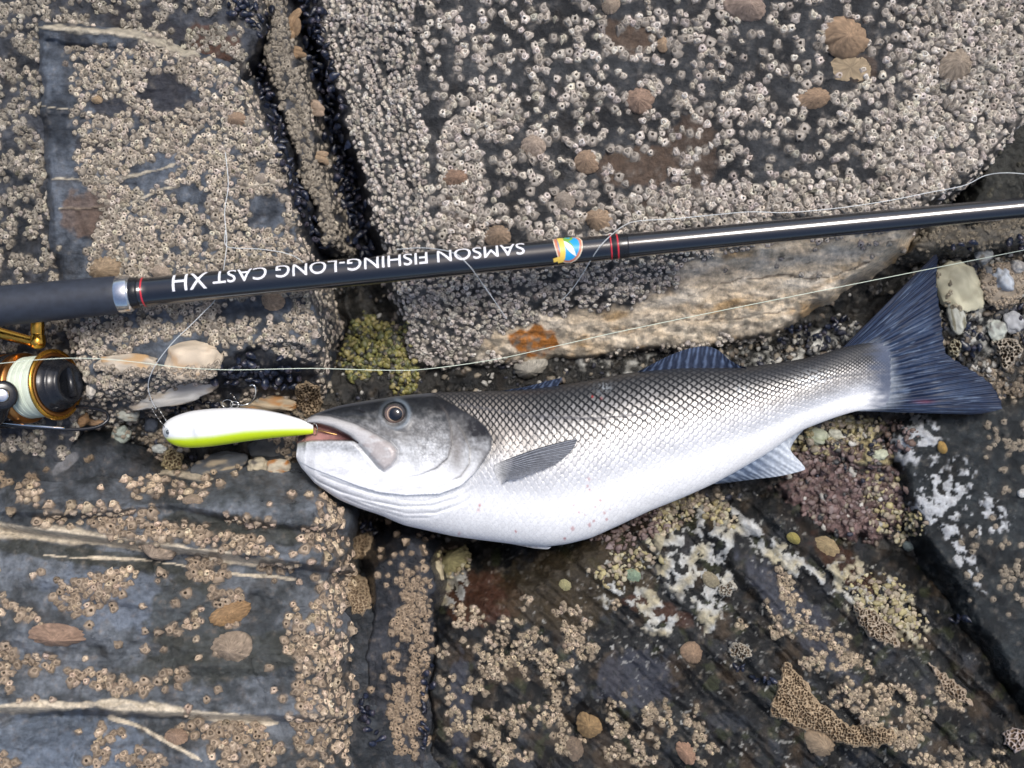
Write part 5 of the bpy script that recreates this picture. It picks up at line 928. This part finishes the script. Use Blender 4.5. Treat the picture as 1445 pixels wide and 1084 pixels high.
# eye
ez = float(fish_z(np.array(EX), np.array(EY))) - .0016; nq, na_ = 22, 56; aa = np.linspace(0, 2 * np.pi, na_, endpoint=False); er_ = np.linspace(0.02, 1, nq)
V = []; C = []
rg = np.random.default_rng(4)
for r_ in er_:
    x = EX + 15.5 * r_ * np.cos(aa); y = EY + 14.6 * r_ * np.sin(aa); V.append(W(x, y, ez + .0052 * math.sqrt(max(0, 1 - r_ ** 2 * .92)) - .002 * (r_ > .97)))
    left = .5 - .5 * np.cos(aa); ir = mix((.07, .05, .042), (.24, .16, .14), left * .7); ir = mix(ir, (.03, .026, .026), (.5 + .5 * np.cos(aa - 5.2)) * .75)
    ring_ = math.exp(-((r_ - .67) / .035) ** 2); ir = ir * (1 - ring_) + np.array((.60, .44, .30)) * ring_; ir = ir * (1 - sm(.86, .98, r_)) + np.array((.05, .055, .065)) * sm(.86, .98, r_); C.append(ir)
eye = put('eye', mesh_np('eye', np.vstack(V), gridF(nq, na_, False, True), np.vstack(C)), M['iris'], fish)
V = []
for r_ in np.linspace(0.01, 1, 12):
    x = EX + 1 + 9.8 * r_ * np.cos(aa); y = EY + .5 + 9.6 * r_ * np.sin(aa); V.append(W(x, y, ez + .0052 * math.sqrt(1 - (r_ * .63) ** 2 * .92) + .0007 * (1 - r_ ** 4)))
pup = obj('pupil', mesh_np('pupil', np.vstack(V), gridF(12, na_, False, True)), M['pupil'], eye); pup.matrix_parent_inverse = eye.matrix_world.inverted()

# ------------------------------------------------------------------ the lure
lure = empty('fishing_lure', w1(330, 605, .035), 'white and fluorescent yellow minnow lure hooked in the fish mouth', 'fishing lure')
lt = [(229, 606), (231, 599), (238, 592), (250, 586), (270, 580), (300, 576.5), (335, 575.5), (365, 577.5), (395, 583), (420, 590), (436, 596.5), (442, 600)]
lb = [(229, 607), (230.5, 614), (236, 622), (246, 628.5), (262, 632), (285, 631.5), (315, 628), (345, 623.5), (380, 619), (410, 616), (434, 613.5), (442, 612)]
TLU = prs(lt, 150); BLU = prs(lb, 150); na_ = 64; aa = np.linspace(0, 2 * np.pi, na_, endpoint=False); LZ = .052
V = []; C = []
for i in range(150):
    m_, h_ = (TLU[i] + BLU[i]) / 2, (TLU[i] - BLU[i]) / 2; s_ = np.cos(aa); hl = np.linalg.norm(h_)
    x = m_[0] + h_[0] * s_; y = m_[1] + h_[1] * s_; z = LZ + .86 * hl * S * np.sin(aa)
    gill = .0018 * np.exp(-(((x - 277) / 2.6) ** 2 + ((y - 608) / 8) ** 2)) * (np.sin(aa) > 0); z = z + gill
    V.append(W(x, y, z)); yb_ = np.interp(x, [229, 260, 300, 345, 370, 400, 440], [618, 618, 615, 608, 606.5, 605, 604]) ; u_ = sm(-3.0, 4.5, y - yb_)
    c = mix((.84, .86, .87), (.60, .78, .015), u_); c = mix(c, (.42, .45, .45), np.exp(-(((x - 272) / 1.8) ** 2 + ((y - 607) / 8) ** 2)) * .5); C.append(c)
V = np.vstack(V); C = np.vstack(C); V = np.vstack([V, V[:na_].mean(0), V[-na_:].mean(0)]); C = np.vstack([C, C[:na_].mean(0), C[-na_:].mean(0)]); k_ = np.arange(na_); k2_ = (k_ + 1) % na_; n_ = 150 * na_
lf = [gridF(150, na_, False, True)[:, ::-1], np.stack([k_, k2_, np.full(na_, n_)], -1), np.stack([k2_, k_, np.full(na_, n_ + 1)], -1) + np.array([n_ - na_, n_ - na_, 0])]
put('lure_body', mesh_np('lure_body', V, lf, C), M['lure'], lure)
V = []; C = []
for r_ in np.linspace(.02, 1, 10):
    V.append(W(236.5 + 4.8 * r_ * np.cos(aa), 610 + 6.4 * r_ * np.sin(aa), LZ + .0066 + .0022 * (1 - r_ ** 2))); C.append(mix((.05, .06, .07), (.45, .50, .52), sm(.45, .6, r_) + 0 * aa))
put('lure_eye', mesh_np('lure_eye', np.vstack(V), gridF(10, na_, False, True), np.vstack(C)), M['iris'], lure)
def ringpts(cx, cy, z, rx, ry, tilt=.5, n=28, turns=1.0):
    a = np.linspace(0, 2 * np.pi * turns, n); return W(cx + rx * np.cos(a), cy + ry * np.sin(a), z + tilt * ry * S * np.cos(a + .7))
put('split_ring', tube_me('split_ring', ringpts(444, 606, .052, 4.2, 8.2, .6, 40, 1.9), .00042, 8), M['wire'], lure)
put('split_ring', tube_me('split_ring', ringpts(321, 570, .050, 7.5, 6.0, .6, 40, 1.9), .00042, 8), M['wire'], lure)
bh = put('belly_hook', tube_me('belly_hook', np.array([W(*p) for p in catmull([(326, 571, .050), (334, 571, .048), (342, 572, .045), (352, 569, .043), (358, 563, .046), (361, 554, .050), (360, 546, .053), (356, 543, .053), (353, 544, .052)], 8)]), .0008, 8), M['wire'], lure)
obj('hook_eye', tube_me('hook_eye', ringpts(331, 571, .0495, 6, 4.5, .8, 24), .0006, 8), M['wire'], bh).matrix_parent_inverse = bh.matrix_world.inverted()
obj('bend', tube_me('bend', np.array([W(*p) for p in catmull([(334, 571, .048), (338, 573, .043), (336, 568, .036), (330, 560, .033), (326, 556, .037)], 8)]), .0008, 8), M['wire'], bh).matrix_parent_inverse = bh.matrix_world.inverted()
put('tail_hook', tube_me('tail_hook', np.array([W(*p) for p in catmull([(446, 606, .053), (454, 608, .0545), (464, 611, .055), (478, 614, .054), (490, 617, .050), (498, 619, .046)], 8)]), .0007, 8), M['brass'], lure)
sn = [(233, 603), (228, 597), (222, 589), (216, 580), (215, 575), (219, 573), (224, 577), (230, 587), (236, 597)]
put('snap', tube_me('snap', np.array([W(x, y, .056 + .004 * math.sin(i)) for i, (x, y) in enumerate(catmull(sn, 6))]), .00042, 8), M['wire'], lure)
# ------------------------------------------------------------------ the rod
RY = lambda x: 432 - .0962 * x
RZ = lambda x: .096 + .012 * x / 1445
def rod_c(x): return np.array(w1(x, RY(x), RZ(x)))
rod = empty('fishing_rod', rod_c(300), 'black casting rod with white lettering and grey rubber grip lying across the rocks', 'fishing rod')
U = rod_c(1445) - rod_c(0); U /= np.linalg.norm(U); NRM = np.array([0, 0, 1.0]); NRM -= U * NRM.dot(U); NRM /= np.linalg.norm(NRM); SIDE = np.cross(NRM, U)      # SIDE points to the top of the picture
pxm = lambda x: S * (HC - RZ(x)) / HC
def rod_r(x): return np.interp(x, [190, 420, 800, 888, 960, 1445, 1900], [20.5, 20, 18.6, 17.2, 16.4, 14.6, 13]) * pxm(x)
def rodtube(name, xs, rs, m_, seg=64):
    P = [rod_c(x) for x in xs]; V, F = tube(P, [r * pxm(x) for x, r in zip(xs, rs)], seg); return put(name, mesh_np(name, V, F), m_, rod)
bx = list(np.linspace(185, 1900, 60)); V, F = tube([rod_c(x) for x in bx], [rod_r(x) for x in bx], 64); put('blank', mesh_np('blank', V, F), M['blank'], rod)
rodtube('grip', [-420, -200, 0, 60, 120, 158, 168, 172], [31, 30, 28.6, 28, 27.3, 26.8, 26, 24], M['grip'])
rodtube('silver_ring', [166.5, 167, 169, 184, 186, 186.5], [24, 25.6, 26.4, 25.4, 24.4, 22], M['silver'])
rodtube('collar', [186, 187, 196, 199], [22, 22.4, 21.6, 20.4], M['blackp'])
def band(x, w, m_, name='thread_band', e=.35): rodtube(name, [x - w / 2, x - w / 2 + .2, x + w / 2 - .2, x + w / 2], [rod_r(x) / pxm(x), rod_r(x) / pxm(x) + e, rod_r(x) / pxm(x) + e, rod_r(x) / pxm(x)], m_)
band(204.5, 2.4, M['red']); band(861.5, 2.0, M['red']); band(871, 2.4, M['red'], e=.55); band(880.5, 2.2, M['red'])
rodtube('thread_wrap', [859, 860, 884, 886], [rod_r(870) / pxm(870), rod_r(870) / pxm(870) + .3, rod_r(870) / pxm(870) + .3, rod_r(884) / pxm(884)], M['blackp'])
def on_rod(x, phi, e):                                                # point on the blank at photo column x, angle from the top towards the picture's top
    C_ = np.array([rod_c(v_) for v_ in np.atleast_1d(x)]); r = (rod_r(np.atleast_1d(x)) + e)[:, None]; return C_ + r * (np.cos(phi)[:, None] * NRM + np.sin(phi)[:, None] * SIDE)
def lettering(txt, xa, xb, phib, phit, e=.00022):
    cu = bpy.data.curves.new('lettering', 'FONT'); cu.body = txt; cu.size = 1; cu.resolution_u = 4; ob = bpy.data.objects.new('lettering', cu); COL.objects.link(ob)
    bpy.context.view_layer.update(); me = bpy.data.meshes.new_from_object(ob.evaluated_get(bpy.context.evaluated_depsgraph_get())); bpy.data.objects.remove(ob)
    bm = bmesh.new(); bm.from_mesh(me); bmesh.ops.triangulate(bm, faces=bm.faces[:])
    for _ in range(2):
        le = [ed for ed in bm.edges if abs(ed.verts[0].co.y - ed.verts[1].co.y) > .14]
        bmesh.ops.subdivide_edges(bm, edges=le, cuts=1); bmesh.ops.triangulate(bm, faces=bm.faces[:])
    V = np.array([v_.co[:] for v_ in bm.verts]); F = np.array([[v_.index for v_ in f.verts] for f in bm.faces]); bm.free()
    u = (V[:, 0] - V[:, 0].min()) / np.ptp(V[:, 0]); w = (V[:, 1] - V[:, 1].min()) / np.ptp(V[:, 1]); x = xa + (xb - xa) * u; phi = phib + (phit - phib) * w
    put('lettering', mesh_np('lettering', on_rod(x, np.radians(phi), e), F, smooth=True), M['white_print'], rod)
lettering('SAMSON FISHING-LONG CAST', 741, 306, 60, 0)
lettering('XH', 298, 249, 64, -14)
def decal(name, pts, m_, e):
    bm = bmesh.new(); vs = [bm.verts.new((660 + x / 4.817, 300 + y / 4.817, 0)) for x, y in pts]; bm.faces.new(vs); bmesh.ops.triangulate(bm, faces=bm.faces[:])
    for _ in range(3): bmesh.ops.subdivide_edges(bm, edges=[ed for ed in bm.edges if ed.calc_length() > 4], cuts=1); bmesh.ops.triangulate(bm, faces=bm.faces[:])
    V = np.array([v_.co[:] for v_ in bm.verts]); F = np.array([[v_.index for v_ in f.verts] for f in bm.faces]); bm.free()
    d = (RY(V[:, 0]) - V[:, 1]) * np.array([pxm(x) for x in V[:, 0]]) / (rod_r(V[:, 0]) * 1.005); phi = np.arcsin(np.clip(d, -.985, .985))
    put(name, mesh_np(name, on_rod(V[:, 0], phi, e), F), m_, rod)
decal('emblem_border', [(583, 186), (600, 180), (640, 174), (690, 168), (735, 167), (765, 178), (779, 200), (780, 232), (772, 270), (754, 305), (728, 330), (695, 346), (655, 347), (625, 336), (607, 312), (596, 262), (588, 222)], M['pr_cream'], .00020)
decal('emblem_rim', [(590, 190), (640, 179), (690, 173), (733, 172), (761, 182), (774, 202), (775, 232), (767, 268), (749, 302), (724, 326), (693, 341), (657, 342), (630, 332), (612, 308), (601, 260), (594, 222)], M['pr_orange'], .00030)
decal('emblem_field', [(612, 190), (650, 182), (700, 177), (735, 179), (756, 200), (759, 232), (750, 270), (733, 300), (710, 320), (682, 331), (655, 330), (636, 318), (622, 280), (616, 235)], M['pr_blue'], .00040)
decal('emblem_hill', [(640, 186), (668, 178), (700, 175), (722, 180), (712, 196), (690, 206), (664, 206), (644, 200)], M['pr_green'], .00050)
decal('emblem_fish', [(652, 205), (672, 208), (695, 222), (712, 245), (724, 275), (731, 304), (716, 298), (696, 284), (676, 262), (661, 236)], M['white_print'], .00060)
decal('emblem_fish_back', [(652, 203), (676, 203), (700, 216), (718, 242), (727, 270), (716, 250), (698, 228), (674, 212)], M['pr_green'], .00070)
decal('emblem_ribbon', [(612, 188), (634, 184), (652, 186), (660, 230), (662, 280), (654, 318), (640, 338), (606, 346), (604, 336), (578, 341), (574, 320), (600, 312), (622, 306), (626, 262), (620, 220)], M['pr_yellow'], .00080)
# ------------------------------------------------------------------ the reel
reel = empty('fishing_reel', w1(40, 545, .03), 'black and gold spinning reel with pale braided line at the left edge', 'fishing reel')
RC = np.array(w1(77, 543, .066)); AX = np.array([.89, .09, .36]); AX /= np.linalg.norm(AX); mm = .001
def rl(name, prof, m_, C_=RC, ax=AX, seg=72, parent=None, up=(0, 1, 0)):
    V, F = lathe(C_, ax, up, [(a * mm, r * mm) for a, r in prof], seg); return put(name, mesh_np(name, V, F), m_, reel if parent is None else parent)
rl('spool_lip', [(-1.2, 24), (-1, 27.0), (.3, 28.2), (1.6, 28.4), (2.6, 27.6), (2.8, 25.4), (1.6, 24.4), (1.2, 22)], M['gold'])
rl('spool_rim', [(2.2, 25.6), (2.9, 25.2), (3.0, 22.6), (1.5, 21.5)], M['copper'])
rng2 = np.random.default_rng(3); wp = [(-25.5, 20)]
for i in range(58):
    a_ = -25 + i * .42; wp += [(a_, 24.3 + .25 * rng2.normal() - .02 * i * 0), (a_ + .21, 23.95 + .2 * rng2.normal())]
wp += [(-.8, 20)]; rl('wound_line', wp, M['braid'], seg=96)
rl('drag_knob', [(1.0, 22.4), (2.6, 22.0), (2.9, 20.4), (8, 20.0), (9.4, 19.0), (9.8, 17.2), (14.5, 16.6), (16.0, 15.0), (16.2, 12.0), (15.0, 11), (14.8, .01)], M['blackp'])
knob_bar = tube([RC + AX * .0165 + v_ * .0125 for v_ in (np.array([.2, -.9, .1]), np.array([-.2, .9, -.1]))], .0032, 12); put('knob_grip', mesh_np('knob_grip', *knob_bar), M['blackp'], reel)
rl('spool_skirt', [(-26, 20), (-26.3, 27.6), (-28.5, 28.4), (-30.5, 27.8), (-31, 27), (-33, 28.2), (-34.5, 28.0), (-35, 27.2)], M['copper'])
rl('skirt_band', [(-35, 27.4), (-35.2, 28.3), (-43, 28.6), (-43.4, 27.6)], M['blackp'])
rl('skirt_band', [(-43.4, 27.4), (-43.6, 29.0), (-48, 29.2), (-48.4, 28)], M['copper'])
rl('rotor', [(-48, 27), (-48.5, 30), (-62, 30.5), (-75, 27), (-82, 20), (-84, .01)], M['blackp'])
dm_ = [(-37, 28.50), (-36.9, 28.72), (-41.2, 28.92), (-41.3, 28.6)]
# small pale maker's marks on the band: short raised ticks round the skirt
for i in range(9):
    a0 = 1.05 + i * .13; upv = np.array([0, 1, 0]); upv = upv - AX * upv.dot(AX); upv /= np.linalg.norm(upv); sdv = np.cross(AX, upv); d0 = math.cos(a0) * upv - math.sin(a0) * sdv
    if d0[2] < 0: d0 = math.cos(a0) * upv + math.sin(a0) * sdv
    p_ = RC + d0 * .0286; put('band_mark', tube_me('band_mark', [p_ - AX * (.041 - .001 * (i % 2)), p_ - AX * (.0365 + .0012 * (i % 3 == 0))], .0006, 6), M['white_print'], reel)
# bail, line roller, handle
bw = [(-60, 600, .050), (-20, 598, .056), (0, 599, .060), (30, 602, .066), (60, 604.5, .068), (90, 606, .068), (118, 605.5, .066), (138, 602, .064), (150, 595, .062), (153, 588, .060), (148, 581, .058), (136, 577, .056), (120, 575, .054), (108, 574, .052)]
put('bail_wire', tube_me('bail_wire', np.array([W(*p) for p in catmull(bw, 10)]), .0014, 12), M['blackp'], reel)
bw2 = [(-60, 597, .052), (-20, 594, .058), (0, 596, .062), (30, 599.5, .068), (60, 602, .070), (92, 604.5, .0685)]
put('bail_rail', tube_me('bail_rail', np.array([W(*p) for p in catmull(bw2, 8)]), .0010, 10), M['silver'], reel)
LRc = np.array(w1(3, 558, .094)); rl('line_roller', [(-9, .01), (-9, 10), (-3, 11.5), (0, 11.5), (1.5, 10), (2, 8), (2.2, 5.5)], M['blackp'], LRc, np.array([.35, 0, .94]), 40)
rl('roller_screw', [(1.0, 5.4), (2.8, 5.0), (3.2, 3.6), (3.4, .01)], M['silver'], LRc, np.array([.35, 0, .94]), 32)
put('bail_arm', tube_me('bail_arm', np.array([W(*p) for p in catmull([(-70, 560, .080), (-30, 556, .086), (-6, 556, .086), (4, 570, .084), (-4, 590, .070), (-30, 600, .058)], 6)]), .0058, 14), M['blackp'], reel)
ha = catmull([(-60, 455, .052), (-20, 464, .056), (0, 470, .058), (22, 476, .059), (42, 481, .060), (50, 482, .060)], 8)
put('handle_arm', tube_me('handle_arm', np.array([W(*p) for p in ha]), np.interp(np.arange(len(ha)), [0, 30, len(ha) - 1], [.0050, .0040, .0052]), 16), M['gold'], reel)
hk = [(53, 440, .060), (53, 452, .060), (53, 470, .060), (53, 472, .060), (53.2, 474, .060), (53.5, 484, .060), (53.5, 490, .060), (53.5, 492, .060)]
put('handle_knuckle', tube_me('handle_knuckle', np.array([W(*p) for p in hk]), [.0052, .0054, .0056, .0050, .0060, .0064, .0056, .0032], 8), M['gold'], reel)
# ------------------------------------------------------------------ lines
def line(name, pts, r, m_, **k):
    return obj(name, tube_me(name, np.array([W(*p) for p in catmull(pts, 14)]), r, 6), m_, **k)
line('braided_line', [(-60, 520, .085), (0, 513, .094), (40, 509, .0965), (66, 507, .0972), (100, 505.5, .097), (150, 507, .096), (200, 512, .095), (260, 519, .092), (330, 522, .086), (440, 520, .076), (540, 522.5, .068), (600, 521, .062), (700, 507, .054), (800, 485, .060), (870, 469, .062), (1000, 442, .062), (1160, 410, .058), (1300, 382, .052), (1445, 353, .048), (1600, 322, .045)], .00028, M['braid'], label='pale braided fishing line running from the reel across above the fish to the right', cat='fishing line')
line('leader_line', [(220, 577, .059), (213, 563, .068), (209, 545, .076), (213, 528, .084), (224, 508, .088), (245, 482, .090), (268, 460, .088), (288, 440, .084), (303, 424, .082), (312, 400, .080), (317, 370, .080), (320, 340, .079), (317, 300, .077), (322, 260, .076), (318, 215, .075)], .00028, M['mono'], label='clear leader line curving from the lure snap up under the rod', cat='fishing line')
line('loose_line', [(318, 325, .078), (318, 345, .080), (330, 350, .081), (370, 352, .082), (405, 358, .084), (425, 368, .086), (440, 385, .086)], .00028, M['mono'], label='short clear line loop on the slate block behind the rod lettering', cat='fishing line')
line('wrapped_line', [(792, 425, .068), (812, 402, .082), (832, 370, .105), (845, 350, .1155), (858, 336, .114), (878, 320, .100), (900, 312, .088), (950, 309, .084), (1010, 303, .084), (1060, 299, .085), (1110, 300, .086), (1180, 294, .086), (1250, 284, .086), (1310, 272, .086), (1360, 262, .084), (1390, 248, .080), (1420, 244, .085), (1460, 247, .08)], .00028, M['mono'], label='clear line crossing over the rod right of the emblem and trailing along the boulder', cat='fishing line')
line('short_line', [(560, 352, .090), (600, 350, .100), (640, 357, .1145), (660, 373, .1142), (672, 388, .105), (682, 402, .088), (698, 425, .078), (715, 450, .062)], .00028, M['mono'], label='clear line hanging over the rod below the middle of the lettering', cat='fishing line')
